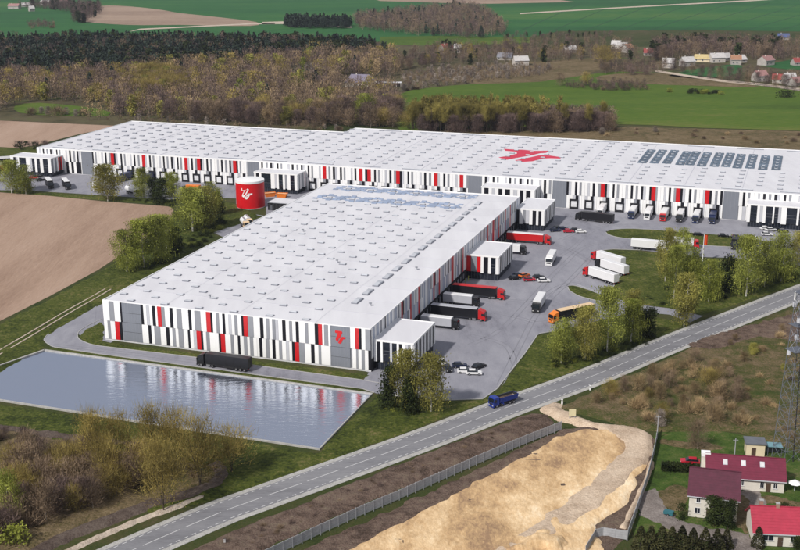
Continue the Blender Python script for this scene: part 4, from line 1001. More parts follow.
# vehicles beside the left wall of the near warehouse, only their tops show past the roof edge
GL = "vehicles along the hidden left side of the near warehouse"
for j, (key, fn, lab, t, s, ang) in enumerate((
    ("lo", lambda: rigid(CO, CCR, None, 8), "cream lorry with orange cab peeking past the left roof edge, nearest the road", 33, -14.3, 90), ("lo", None, "second cream and orange lorry peeking past the left roof edge", 43, -14.3, 90),
    ("lr", lambda: rigid(CR_, CR_, None, 8), "red lorry peeking past the left roof edge", 62, -14.3, 90), ("lw", lambda: rigid(CW, CW, None, 8), "white lorry peeking past the left roof edge, beyond the red one", 53, -14.3, 90),
    ("lw", None, "white lorry peeking past the middle of the left roof edge", 84, -14.3, 90), ("lw", None, "white lorry peeking past the left roof edge near the trees", 96, -14.3, 90), ("lk", lambda: rigid(CK, CDK, None, 8), "black lorry peeking past the left roof edge near the paved pad", 108, -14.3, 90))):
    q = ON + UU * s + VV * t; vehicle(key, fn, lab, "lorry", GL, Vector((q.x, q.y, .3)), ROTU + R(ang))
# orange machines by the tank
for j, (x, y, a, lab) in enumerate(((270, 196.5, 20, "orange skip left of two beside the red tank"), (282, 197.2, -15, "orange skip right of two beside the red tank"))):
    sk = thing("skip_container", lab, "skip", G(x, y), R(a), "orange skips beside the red tank")
    mb = MB(); vs = [(-2, -1, 0), (2, -1, 0), (2, 1, 0), (-2, 1, 0), (-2.7, -1.2, 1.9), (2.7, -1.2, 1.9), (2.7, 1.2, 1.9), (-2.7, 1.2, 1.9)]
    mb.add(vs, [(0, 1, 5, 4), (1, 2, 6, 5), (2, 3, 7, 6), (3, 0, 4, 7), (3, 2, 1, 0)], CO); mb.build("shell", sk)
    mb = MB(); mb.box(-2.3, 2.3, -1.05, 1.05, 1.2, 1.7, CDK, top=CCR); mb.build("load", sk)
    mb = MB(); 
    for s in (-1, 1): mb.box(-2.75, 2.75, min(s * 1.2, s * 1.3), max(s * 1.2, s * 1.3), 1.8, 1.95, CO)
    mb.build("rim", sk)

# ================================================================== STREET FURNITURE, WALLS
FENCEC = mat("concrete_fence", (.37, .375, .39), .85, var=.12, scale=1.2, rnd=.06)
FPOST = mat("fence_post", (.35, .355, .37), .8)
def panel_fence(name, label, cat, line, step, h, z0=0., group=None):
    r = thing(name, label, cat, (line[0][0], line[0][1], z0)); L_ = resample(line, step); o = Vector(L_[0])
    pm = None
    for i in range(len(L_) - 1):
        a, b = Vector(L_[i]), Vector(L_[i + 1]); d = b - a; ang = math.atan2(d.y, d.x); l = d.length
        if pm is None:
            mb = MB()
            for k in range(4): mb.box(.08, step - .08, -.04 - .004 * (k % 2), .04 + .004 * (k % 2), h / 4 * k + .015, h / 4 * (k + 1) - .015, FENCEC)
            pm = mb.mesh("fence_panel"); mb = MB(); mb.box(-.09, .09, -.09, .09, -.5, h + .06, FPOST); po = mb.mesh("fence_post")
        j = random.uniform(-.03, .03)
        put("fence_panel", pm, r, (a.x - o.x, a.y - o.y, j), ang, (l / step, 1, 1)); put("fence_post", po, r, (a.x - o.x, a.y - o.y, j), ang)
    return r
panel_fence("concrete_wall", "long grey concrete panel fence beside the sand plot along the road", "fence", GP([(561, 430.5), (520, 447), (480, 464), (440, 482), (400, 500), (360, 517), (310, 540), (255, 566)]), 2.45, 2.15, .35)
panel_fence("garden_fence", "grey panel fence between sand plot and the houses", "fence", GP([(657.5, 434), (655, 450), (648, 480), (638, 510), (627, 541)]), 2.45, 2.0, .3)
panel_fence("garden_fence", "short grey panel fence corner at the bottom edge of the sand plot", "fence", GP([(627, 541), (597, 536.5), (583, 560)]), 2.45, 2.0, .3)
for j, (x, y) in enumerate(((225, 545), (562, 404), (590, 390))):
    r = thing("marker_post", ("white roadside marker post on the lower embankment", "white marker post beside the dirt track mouth", "white marker post on the road edge before the brown scrub")[j], "post", G(x, y) + Vector((0, 0, .5)))
    mb = MB(); mb.box(-.2, .2, -.2, .2, -.5, .8, WHITE); mb.build("post", r); mb = MB(); mb.box(-.21, .21, -.21, .21, .45, .6, CHASSIS); mb.build("reflector", r)
sg = thing("sign_board", "cream notice board on two posts beside the dirt track mouth", "sign", G(572, 421.5) + Vector((0, 0, .6)), R(8))
CREAM = mat("cream_board", (.72, .66, .42), .7, var=.05, scale=2)
for x in (-.7, .7): mb = MB(); mb.box(x - .06, x + .06, -.05, .05, -.6, 2.7, FPOST); mb.build("post", sg)
mb = MB(); mb.box(-.9, .9, -.12, -.05, .9, 2.8, CREAM); mb.build("panel", sg)
fp = thing("flag_pole", "tall white pole with red banner beside the access road", "flag pole", G(702.4, 262))
mb = MB(); mb.cyl((0, 0, 0), .16, 10.6, WHITE, 10, r2=.1); mb.build("pole", fp)
mb = MB()
for k in range(6): mb.add([(.12 + .2 * k, .06 * math.sin(k * 1.3), 6.6), (.12 + .2 * (k + 1), .06 * math.sin((k + 1) * 1.3), 6.6), (.12 + .2 * (k + 1), .06 * math.sin((k + 1) * 1.3), 10.4), (.12 + .2 * k, .06 * math.sin(k * 1.3), 10.4)], [(0, 1, 2, 3)], CO if k == 3 else LOGOR)
mb.build("banner", fp)
# white yard rail at far left
wr = thing("yard_barrier", "long white barrier at the back of the left yard", "barrier", (0, 0, 0))
a, b = G(-30, 164), G(24, 160.5); d = (b - a)
mb = MB(); ang = math.atan2(d.y, d.x); M = Matrix.Translation(a) @ Matrix.Rotation(ang, 4, 'Z'); mb.box(0, d.length, -.15, .15, .0, 1.8, BLACK, T=lambda v: M @ v); mb.build("base_panel", wr)
mb = MB(); mb.box(0, d.length, -.22, .22, 1.8, 3.0, WHITE, T=lambda v: M @ v); mb.build("top_panel", wr)

# lattice pylon
STEEL = mat("galvanised_steel", (.15, .165, .2), .5, metal=.3, var=.15, scale=1)
pb = G(786, 459); H_ = hgt(786, 459, 291)
py = thing("lattice_mast", "tall grey steel lattice mast at the right edge behind the long house", "mast", pb, R(20))
W0, W1 = 2.3, .85; nseg = 15
def pw(z): return W0 + (W1 - W0) * min(z / H_, 1)
zs = [H_ * (1 - (1 - k / nseg) ** 1.15) for k in range(nseg + 1)]
legs = [(-1, -1), (1, -1), (1, 1), (-1, 1)]
for sx, sy in legs:
    mb = MB(); mb.bar((sx * W0, sy * W0, 0), (sx * W1, sy * W1, H_), .09, STEEL); mb.build("leg", py)
for k in range(nseg):
    mb = MB(); a, b = pw(zs[k]), pw(zs[k + 1])
    for q in range(4):
        p, n = legs[q], legs[(q + 1) % 4]
        mb.bar((p[0] * a, p[1] * a, zs[k]), (n[0] * b, n[1] * b, zs[k + 1]), .04, STEEL); mb.bar((n[0] * a, n[1] * a, zs[k]), (p[0] * b, p[1] * b, zs[k + 1]), .04, STEEL)
        mb.bar((p[0] * b, p[1] * b, zs[k + 1]), (n[0] * b, n[1] * b, zs[k + 1]), .04, STEEL)
    mb.build("lattice_section", py)
mb = MB(); mb.bar((.3, -W0 * .9, 0), (.3, -W1, H_), .16, CHASSIS); mb.build("cable_run", py)
for z, a in ((H_ - 1.5, 0), (H_ - 4, 2), (H_ - 7, 4), (H_ - 12, 1), (H_ - 15, 3)):
    mb = MB(); w_ = pw(z) + .4; mb.cyl((math.cos(a) * w_, math.sin(a) * w_, z), .5, 1.0, LIGHT, 12); mb.build("antenna", py)
for z in (H_ - .3, H_ - 8, H_ - 14):
    mb = MB(); w_ = pw(z) + .5; mb.box(-w_, w_, -w_, w_, z, z + .08, STEEL); mb.build("platform", py)
for a in (.5, 2.6, 4.7): mb = MB(); mb.box(math.cos(a) * 1.4 - .12, math.cos(a) * 1.4 + .12, math.sin(a) * 1.4 - .12, math.sin(a) * 1.4 + .12, H_ - 2.2, H_ - .2, WHITE); mb.build("antenna", py)

# ================================================================== HOUSES
WALLW = mat("house_render", (.68, .64, .57), .8, var=.08, scale=.7, rnd=.05); WALLC = mat("cream_render", (.7, .6, .42), .8, var=.06)
MAROON = mat("maroon_tiles", (.085, .017, .034), .6, var=.18, scale=.8, bump=.0); MAROON2 = mat("wine_tiles", (.15, .016, .04), .6, var=.15, scale=.8); REDT = mat("bright_red_tiles", (.38, .03, .06), .6, var=.12, scale=.8)
BRICK = mat("chimney_brick", (.35, .2, .15), .9); GREYR = mat("grey_flat_roof", (.13, .14, .16), .8); FRAMEW = mat("window_frame_white", (.7, .7, .7), .5); DOORB = mat("door_brown", (.08, .05, .035), .6)
def house(name, label, pos, rz, L, D, eave, ridge, wall, roof, wins=(), doors=(), chim=(), group=None, over=.45, tiles=True, roofwin=(), hip=0., cat="house", side=()):
    r = thing(name, label, cat, pos, rz, group)
    mb = MB(); mb.box(0, L, 0, D, 0, eave, wall)
    mb.add([(0, 0, eave), (0, D, eave), (hip, D / 2, ridge - .12), (L, 0, eave), (L, D, eave), (L - hip, D / 2, ridge - .12)], [(0, 2, 1), (3, 4, 5)], wall); mb.build("wall", r)
    mb = MB(); th = .18; k = (ridge - eave) / (D / 2); ze = eave - over * k
    for s in (0, 1):
        y0 = -over if s == 0 else D + over; a = [(-over, y0, ze), (L + over, y0, ze), (L + over - hip, D / 2, ridge), (-over + hip, D / 2, ridge)]
        b = [(x, y, z - th) for x, y, z in a]; f = [(0, 1, 2, 3), (7, 6, 5, 4), (0, 4, 5, 1), (1, 5, 6, 2), (3, 2, 6, 7), (0, 3, 7, 4)]
        mb.add(a + b, f if s == 0 else [q[::-1] for q in f], roof)
    if hip:
        for x0, x1 in ((-over, -over + hip), (L + over, L + over - hip)): mb.add([(x0, -over, ze), (x0, D + over, ze), (x1, D / 2, ridge)], [(0, 1, 2)], roof)
    rf = mb.build("roof", r)
    if tiles:
        mb = MB(); n = int((D / 2) / .45)
        for q in range(1, n):
            f = q / n; y = -over + (D / 2 + over) * f; z = ze + (ridge - ze) * f; mb.add([(-over + hip * f, y - .03, z + .0), (L + over - hip * f, y - .03, z + .0), (L + over - hip * f, y, z + .07), (-over + hip * f, y, z + .07)], [(0, 1, 2, 3)], roof)
        mb.build("tile_course", rf)["kind"] = 'stuff'
    mb = MB(); mb.box(-over + hip, L + over - hip, D / 2 - .12, D / 2 + .12, ridge - .06, ridge + .1, roof); mb.build("ridge_cap", rf)
    mb = MB(); mb.box(-over, L + over, -over - .12, -over, ze - .2, ze - .03, LIGHT); mb.build("gutter", rf)
    for x, y in chim:
        mb = MB(); mb.box(x - .35, x + .35, y - .3, y + .3, eave, ridge + .7, WALLW if not tiles else BRICK); mb.box(x - .42, x + .42, y - .37, y + .37, ridge + .7, ridge + .82, CONC); mb.build("chimney", rf)
    for x, z, w_, h in wins:
        mb = MB(); mb.box(x, x + w_, -.06, 0, z, z + h, FRAMEW); f = mb.build("window", r)
        mb = MB(); mb.box(x + .09, x + w_ / 2 - .04, -.075, -.06, z + .09, z + h - .09, GLASS); mb.box(x + w_ / 2 + .04, x + w_ - .09, -.075, -.06, z + .09, z + h - .09, GLASS); mb.build("pane", f)
        mb = MB(); mb.box(x - .08, x + w_ + .08, -.16, -.0, z - .08, z - .01, FRAMEW); mb.build("sill", f)
    for y, z, w_, h in side:
        mb = MB(); mb.box(L, L + .06, y, y + w_, z, z + h, FRAMEW); f = mb.build("window", r); mb = MB(); mb.box(L + .06, L + .075, y + .1, y + w_ - .1, z + .1, z + h - .1, GLASS); mb.build("pane", f)
    for x, w_, h in doors: mb = MB(); mb.box(x, x + w_, -.08, 0, .05, h, DOORB); d = mb.build("door", r); mb = MB(); mb.box(x + w_ - .2, x + w_ - .12, -.14, -.08, 1., 1.15, RIM); mb.build("handle", d)
    for x, f in roofwin:
        y = -over + (D / 2 + over) * f; z = ze + (ridge - ze) * f; sl = (ridge - ze) / (D / 2 + over); dy = .55
        mb = MB(); mb.add([(x, y, z + .1), (x + 1, y, z + .1), (x + 1, y + dy * 2, z + sl * dy * 2 + .1), (x, y + dy * 2, z + sl * dy * 2 + .1), (x, y, z - .1), (x + 1, y, z - .1), (x + 1, y + dy * 2, z + sl * dy * 2 - .1), (x, y + dy * 2, z + sl * dy * 2 - .1)], [(0, 1, 2, 3), (4, 5, 1, 0), (5, 6, 2, 1), (6, 7, 3, 2), (7, 4, 0, 3)], LIGHT)
        rw = mb.build("roof_window", rf); mb = MB(); mb.add([(x + .12, y + .12, z + .115 + .12 * sl), (x + .88, y + .12, z + .115 + .12 * sl), (x + .88, y + 1.0, z + .115 + sl * 1.0), (x + .12, y + 1.0, z + .115 + sl * 1.0)], [(0, 1, 2, 3)], LAMPW); mb.build("pane", rw)
    return r
h1a = Vector((60.3, 219.2, .3)); h1 = house("brick_house", "maroon roofed two storey white house nearest the sand plot", h1a, math.atan2(-2.7, 9.6), 9.8, 10.2, 5.3, 9.0, WALLW, MAROON, wins=((1.2, 1.0, 1.2, 1.3), (1.4, 3.4, .9, 1.6), (5.0, 3.4, 1.4, 1.3), (5.2, 1.0, 1.0, 1.3)), doors=((3.6, 1.1, 2.2), (7, 1.1, 2.2)), side=((2, 1.2, 1.2, 1.3), (6, 3.6, 1.2, 1.3)))
h1.name = "family_house"
mb = MB(); mb.box(6.2, 9.5, -2.0, 0, 2.55, 2.7, CONC); mb.box(6.2, 9.5, -2.05, -2.0, 2.7, 3.6, MULL); mb.build("balcony", h1)
house("family_house", "long wine red roofed house with three roof windows in front of the mast", Vector((67.6, 232.3, .3)), math.atan2(-3.2, 16.5), 16.3, 8.4, 3.2, 6.3, WALLW, MAROON2, wins=((7, 1.1, .8, 1.4), (11.2, .9, .9, 1.5), (14, .9, .9, 1.4), (3.5, 1.0, 1.1, 1.2)), doors=((12.5, 1.0, 2.1),), chim=(), roofwin=((3.3, .55), (7.2, .55), (11.2, .55)), side=((2, 1.1, 1.2, 1.2),))
house("family_house", "bright red roofed house at the bottom right corner", Vector((70.5, 207.0, .3)), math.atan2(-1.8, 16), 15, 8.6, 3.3, 6.6, WALLW, REDT, wins=((1.6, 1.2, 2.2, 1.3), (7, 1.1, 1.1, 1.3), (11, 1.1, 1.1, 1.3)), doors=((4.6, 1.0, 2.1),), chim=((5, 4.3), (2, 5.4)))
# flat-roofed shed, turquoise shed
sp = G(749.5, 462); sh = thing("garden_shed", "cream flat-roofed shed behind the long wine red roof", "shed", Vector((sp.x, sp.y + 3.0, .2)), R(-9))
mb = MB(); mb.box(0, 4.2, 0, 3.4, 0, 3.0, WALLC); mb.build("wall", sh); mb = MB(); mb.box(-.35, 4.5, -.3, 3.8, 3.0, 3.3, GREYR); mb.build("roof", sh); mb = MB(); mb.box(1.2, 2.2, -.05, 0, .05, 2.1, DOORB); mb.build("door", sh)
TURQ = mat("turquoise_sheet", (.16, .3, .34), .5)
sh = thing("carport", "small shelter with turquoise roof at the foot of the mast", "carport", Vector((sp.x + 4.9, sp.y + 2.7, .2)), R(-9))
mb = MB(); mb.box(-.1, 3.4, 0, 2.6, 2.3, 2.45, TURQ); mb.build("roof", sh)
for x, y in ((.1, .1), (3.2, .1), (.1, 2.4), (3.2, 2.4)): mb = MB(); mb.box(x - .07, x + .07, y - .07, y + .07, 0, 2.3, MULL); mb.build("post", sh)
mb = MB(); mb.box(.2, 3.1, 2.3, 2.4, 0, 2.2, GREYR); mb.build("back_wall", sh)
# parasol, stove hut, red car by the hedge, bin
ps = thing("garden_parasol", "open white parasol beside the long house", "parasol", G(794, 492) + Vector((0, 0, .2)))
mb = MB(); mb.cyl((0, 0, 2.0), 1.5, .8, WHITE, 8, r2=.05); mb.build("canopy", ps); mb = MB(); mb.cyl((0, 0, 0), .05, 2.6, LIGHT, 8); mb.build("pole", ps)
park("carr2", lambda: car(CARC['r']), "red car half hidden behind the dark clipped hedge", "car", None, (680, 464), (692, 464.8), 4.4, .25)
bx = thing("garden_trailer", "small teal covered trailer on the lawn left of the maroon house", "trailer", G(668.5, 516) + Vector((0, 0, .2)), R(-30))
mb = MB(); mb.box(-1, 1, -.6, .6, .35, 1.0, mat("teal_tarp", (.03, .14, .17), .6)); mb.build("body", bx)
for s in (-1, 1): put("wheel", wheel_mesh(.28, .2), bx, (0, s * .62, .28))
mb = MB(); mb.box(1, 1.8, -.05, .05, .3, .4, CHASSIS); mb.build("drawbar", bx)
wb = thing("water_cistern", "white square cistern on the corner of the wine red roofed house", "cistern", Vector((68.2, 237.0, .2)), R(-10))
mb = MB(); mb.box(-.9, .9, -.7, .7, .0, 5.6, WALLW); mb.build("tower", wb); mb = MB(); mb.box(-1, 1, -.8, .8, 5.6, 6.5, WHITE); mb.build("tank", wb)
for j, (x, y, h) in enumerate(((734, 462, 6), (657, 440, 6.5))):
    r = thing("utility_pole", ("grey utility pole behind the wine red roof", "grey utility pole at the top of the garden fence")[j], "pole", G(x, y)); mb = MB(); mb.cyl((0, 0, 0), .14, h, FPOST, 8, r2=.09); mb.build("pole", r); mb = MB(); mb.box(-.6, .6, -.05, .05, h - .5, h - .4, FPOST); mb.build("crossarm", r)

# ================================================================== VEGETATION
def leafmat(name, c, c2, rnd=.15, trans=.25, scale=.35): return mat(name, c, .7, var=.35, scale=scale, spec=.15, col2=c2, rnd=rnd, trans=trans)
LBIRCH = leafmat("birch_leaf", (.19, .215, .04), (.42, .45, .1), trans=.35); LGREEN = leafmat("fresh_leaf", (.16, .2, .03), (.36, .38, .075), trans=.35); LDARK = leafmat("dark_leaf", (.015, .026, .009), (.06, .078, .022))
LRUST = leafmat("rusty_leaf", (.19, .185, .042), (.38, .35, .09), trans=.3); LWILLOW = leafmat("willow_leaf", (.24, .18, .05), (.48, .38, .12), trans=.3); LBARE = leafmat("bare_twig", (.13, .088, .058), (.31, .225, .148), trans=.0)
LPURP = leafmat("purple_twig", (.095, .064, .06), (.21, .148, .128), trans=.0); LPINE = leafmat("pine_needle", (.018, .031, .024), (.05, .074, .05), trans=.0); LBLOS = leafmat("blossom", (.22, .175, .145), (.44, .38, .33))
LORANGE = leafmat("orange_twig", (.23, .155, .08), (.45, .33, .18), trans=.0); LTHUJA = leafmat("thuja_leaf", (.018, .02, .008), (.06, .058, .022), trans=0.); LPOP = leafmat("poplar_bud", (.19, .165, .045), (.37, .31, .09))
BARKW = mat("birch_bark", (.5, .48, .44), .8, var=.3, scale=2); BARKD = mat("dark_bark", (.05, .038, .03), .9, var=.3, scale=2); BARKG = mat("grey_bark", (.32, .27, .22), .9, var=.3, scale=2)
def tubes(paths, n=5):
    V, F = [], []
    for pts, r0, r1 in paths:
        o = len(V); m_ = len(pts)
        for i, p in enumerate(pts):
            d = (Vector(pts[min(i + 1, m_ - 1)]) - Vector(pts[max(i - 1, 0)])).normalized(); x = d.orthogonal().normalized(); y = d.cross(x); r = r0 + (r1 - r0) * i / (m_ - 1)
            for k in range(n): a = 2 * math.pi * k / n; V.append(tuple(Vector(p) + (x * math.cos(a) + y * math.sin(a)) * r))
        for i in range(m_ - 1):
            for k in range(n): F.append((o + i * n + k, o + i * n + (k + 1) % n, o + (i + 1) * n + (k + 1) % n, o + (i + 1) * n + k))
    return V, F
def skeleton(H, Rr, rng, stems=1, base=.2, nl=10, lean=.03, thick=.016, limb=.0035):
    paths = []; tips = []
    for s in range(stems):
        dx, dy = rng.normal(0, lean * H, 2) if stems == 1 else (math.cos(6.28 * s / stems + rng.random()) * Rr * .55, math.sin(6.28 * s / stems + rng.random()) * Rr * .55)
        tr = [(0, 0, -.3)] + [(dx * (k / 6) ** 1.3 + rng.normal(0, .008 * H), dy * (k / 6) ** 1.3 + rng.normal(0, .008 * H), H * (.93 if stems == 1 else .8 + .12 * rng.random()) * k / 6) for k in range(1, 7)]
        paths.append((tr, H * thick / (stems ** .4), H * .003))
        for l in range(nl // stems + 1):
            f = base + (.95 - base) * (l + rng.random() * .5) / (nl // stems + 1); i = min(int(f * 6), 5); q = f * 6 - i
            p = Vector(tr[i]).lerp(Vector(tr[i + 1]), q); a = rng.random() * 6.28; ln = Rr * (1.05 - .6 * f) * (.8 + .4 * rng.random()); up = .35 + .5 * rng.random()
            e = p + Vector((math.cos(a) * ln, math.sin(a) * ln, ln * up)); mdl = p.lerp(e, .5) + Vector((0, 0, -ln * .08)); paths.append(([tuple(p), tuple(mdl), tuple(e)], H * limb, H * .0012)); tips.append(e)
    return paths, tips
def leaf_cloud(P, size, rng, flat=0.):
    """one small quad per point, random attitude"""
    n = len(P); a = rng.normal(size=(n, 3)); a /= np.linalg.norm(a, axis=1, keepdims=True); b = rng.normal(size=(n, 3)); b = np.cross(a, b); b /= np.linalg.norm(b, axis=1, keepdims=True) + 1e-9
    s = (size * (.55 + .9 * rng.random(n)))[:, None]; s2 = s * (.45 + .5 * rng.random(n))[:, None]
    V = np.stack([P - a * s, P + b * s2, P + a * s, P - b * s2], 1).reshape(-1, 3); return V, np.arange(4 * n).reshape(n, 4)
def twig_cloud(P, D, ln, wd, rng):
    n = len(P); x = np.cross(D, rng.normal(size=(n, 3))); x /= np.linalg.norm(x, axis=1, keepdims=True) + 1e-9
    l = (ln * (.6 + .8 * rng.random(n)))[:, None]; w_ = wd * (.7 + .6 * rng.random(n))[:, None]
    V = np.stack([P - x * w_, P + x * w_, P + D * l + x * w_ * .25, P + D * l - x * w_ * .25], 1).reshape(-1, 3); return V, np.arange(4 * n).reshape(n, 4)
def crown_points(n, H, Rr, z0, rng, shape, clumps=26, tight=.2):
    """points gathered in clumps inside an envelope of revolution"""
    cz = rng.random(clumps) ** .85; rad = shape(cz) * Rr * np.sqrt(rng.random(clumps)) * .95; an = rng.random(clumps) * 6.283
    Cc = np.stack([rad * np.cos(an), rad * np.sin(an), z0 + cz * (H - z0)], 1); wt = .6 + rng.random(clumps); wt /= wt.sum()
    k = rng.choice(clumps, n, p=wt); sc = Rr * tight * (1.0 + .8 * rng.random(clumps))
    P = Cc[k] + rng.normal(size=(n, 3)) * sc[k][:, None] * np.array([1, 1, 1.15])
    P[:, 2] = np.clip(P[:, 2], z0 * .6, H * 1.02); return P
ov = lambda z: np.sin(np.pi * np.clip(.12 + .8 * z, 0, 1)) ** .8
col = lambda z: np.clip(1.15 - .55 * z, 0, 1) * .9
cone = lambda z: np.clip(1.04 - z ** 1.7, .02, 1)
dome = lambda z: np.sqrt(np.clip(1 - (z * .95) ** 2, 0, 1))
def make_tree(kind, seed, lod=1.):
    rng = np.random.default_rng(seed); n = lambda k: max(8, int(k * lod)); big = 1 / math.sqrt(lod)
    paths = []; 
    if kind in ('birch', 'green', 'rust'):
        H, Rr = 14., 4.1; paths, tips = skeleton(H, Rr * .8, rng, 1, .22, 16)
        P = crown_points(n(7500), H, Rr, H * .13, rng, ov, 50, .17); V, F = leaf_cloud(P, .175 * big, rng)
        hang = rng.choice(len(P), n(900)); D = np.tile([0, 0, -1.], (len(hang), 1)) + rng.normal(0, .18, (len(hang), 3)); V2, F2 = twig_cloud(P[hang], D, 1.5, .045 * big, rng)
        V = np.concatenate([V, V2]); F = np.concatenate([F, F2 + len(P) * 4]); lm = {'birch': LBIRCH, 'green': LGREEN, 'rust': LRUST}[kind]; bm2 = BARKW
    elif kind in ('dark',):
        H, Rr = 10., 2.1; paths, tips = skeleton(H, Rr * .7, rng, 1, .1, 10); P = crown_points(n(3600), H, Rr, H * .04, rng, col, 30, .24); V, F = leaf_cloud(P, .22 * big, rng); lm, bm2 = LDARK, BARKD
    elif kind in ('willow', 'poplar'):
        H, Rr = (11., 4.4) if kind == 'willow' else (14., 1.9); paths, tips = skeleton(H, Rr * .8, rng, 3 if kind == 'willow' else 1, .3, 18)
        P = crown_points(n(4000 if kind == 'willow' else 2600), H, Rr, H * (.27 if kind == 'willow' else .5), rng, ov if kind == 'willow' else col, 46, .18); V, F = leaf_cloud(P, .105 * big, rng)
        D = P - np.array([0, 0, H * .15]); D /= np.linalg.norm(D, axis=1, keepdims=True); D += [0, 0, .3]; D += rng.normal(0, .5, D.shape); V2, F2 = twig_cloud(P[:n(1800)], D[:n(1800)] / 1.3, 1.1, .035 * big, rng)
        V = np.concatenate([V, V2]); F = np.concatenate([F, F2 + len(P) * 4]); lm, bm2 = (LWILLOW, BARKD) if kind == 'willow' else (LPOP, BARKD)
    elif kind in ('bare', 'purple', 'orange', 'blossom'):
        H, Rr = 12., 3.6; st = 1 if kind != 'orange' else 3; paths, tips = skeleton(H, Rr * .85, rng, st, .25, 14, thick=.009, limb=.002)
        P = crown_points(n(2600), H * .95, Rr, H * .14, rng, ov, 40, .2); D = P - np.array([0, 0, H * .1]); D /= np.linalg.norm(D, axis=1, keepdims=True); D += rng.normal(0, .55, D.shape) + [0, 0, .2]
        V, F = twig_cloud(P, D / 1.2, .8, .045 * big, rng); lm = {'bare': LBARE, 'purple': LPURP, 'orange': LORANGE, 'blossom': LBLOS}[kind]; bm2 = BARKG if kind == 'bare' else BARKD
        if kind == 'blossom': V2, F2 = leaf_cloud(P, .2 * big, rng); F = np.concatenate([F, F2 + len(V)]); V = np.concatenate([V, V2])
    elif kind in ('pine', 'thuja'):
        H, Rr = (14., 3.3) if kind == 'pine' else (4.6, 1.35); paths = [([(0, 0, -.2), (0, 0, H * .9)], H * .014, .02)]
        z = rng.random(n(1300)) ** 1.3; layer = .8 + .2 * np.abs(np.sin(z * 26)) if kind == 'pine' else 1.
        r = (cone(z) * .95 + .06) * Rr * layer * np.sqrt(.35 + .65 * rng.random(len(z))); a = rng.random(len(z)) * 6.283; z0 = .18 if kind == 'pine' else .02
        P = np.stack([r * np.cos(a), r * np.sin(a), H * (z0 + (1 - z0) * z) - r * .25], 1); V, F = leaf_cloud(P, (.34 if kind == 'pine' else .15) * big, rng); lm, bm2 = (LPINE if kind == 'pine' else LTHUJA), BARKD
    elif kind in ('bush', 'gbush', 'dbush', 'obush'):
        H, Rr = 2.6, 1.9; paths, _ = skeleton(H, Rr * .7, rng, 4, .1, 8, thick=.012)
        P = crown_points(n(700), H, Rr, .15, rng, dome, 14, .22)
        if kind in ('bush', 'obush'):
            D = P / (np.linalg.norm(P, axis=1, keepdims=True) + .1) + rng.normal(0, .4, P.shape) + [0, 0, .3]; V, F = twig_cloud(P * .8, D, .7, .035 * big, rng); lm = LBARE if kind == 'bush' else LORANGE
        else: V, F = leaf_cloud(P, .16 * big, rng); lm = LGREEN if kind == 'gbush' else LDARK
        bm2 = BARKD
    tv, tf = tubes(paths); tm = npmesh("trunk", np.array(tv), np.array(tf), bm2); tm.polygons.foreach_set("use_smooth", np.ones(len(tf), bool))
    return H, tm, npmesh("crown", V, F, lm), (V, F, lm, bm2)
TREES = {}
def tree_set(kind, k=3):
    if kind not in TREES: TREES[kind] = [make_tree(kind, 100 * len(TREES) + s) for s in range(k)]
    return TREES[kind]
NAMES = {'birch': 'birch_tree', 'green': 'leafy_tree', 'rust': 'birch_tree', 'dark': 'ivy_clad_tree', 'willow': 'willow_tree', 'poplar': 'poplar_tree', 'bare': 'bare_tree', 'purple': 'bare_tree', 'orange': 'scrub_tree', 'blossom': 'blossom_tree', 'pine': 'pine_tree', 'thuja': 'thuja_tree', 'bush': 'bare_bush', 'obush': 'bare_bush', 'gbush': 'green_bush', 'dbush': 'dark_bush'}
def tree(kind, pos, H, label, group=None, wid=1., k=None, cat=None):
    S = tree_set(kind); h0, tm, cm, _ = S[random.randrange(len(S)) if k is None else k % len(S)]
    s = H / h0; r = thing(NAMES[kind], label, cat or ("bush" if 'bush' in kind else "tree"), pos, random.random() * 6.28, group); r.scale = (s * wid, s * wid, s)
    put("trunk", tm, r); put("crown", cm, r); return r

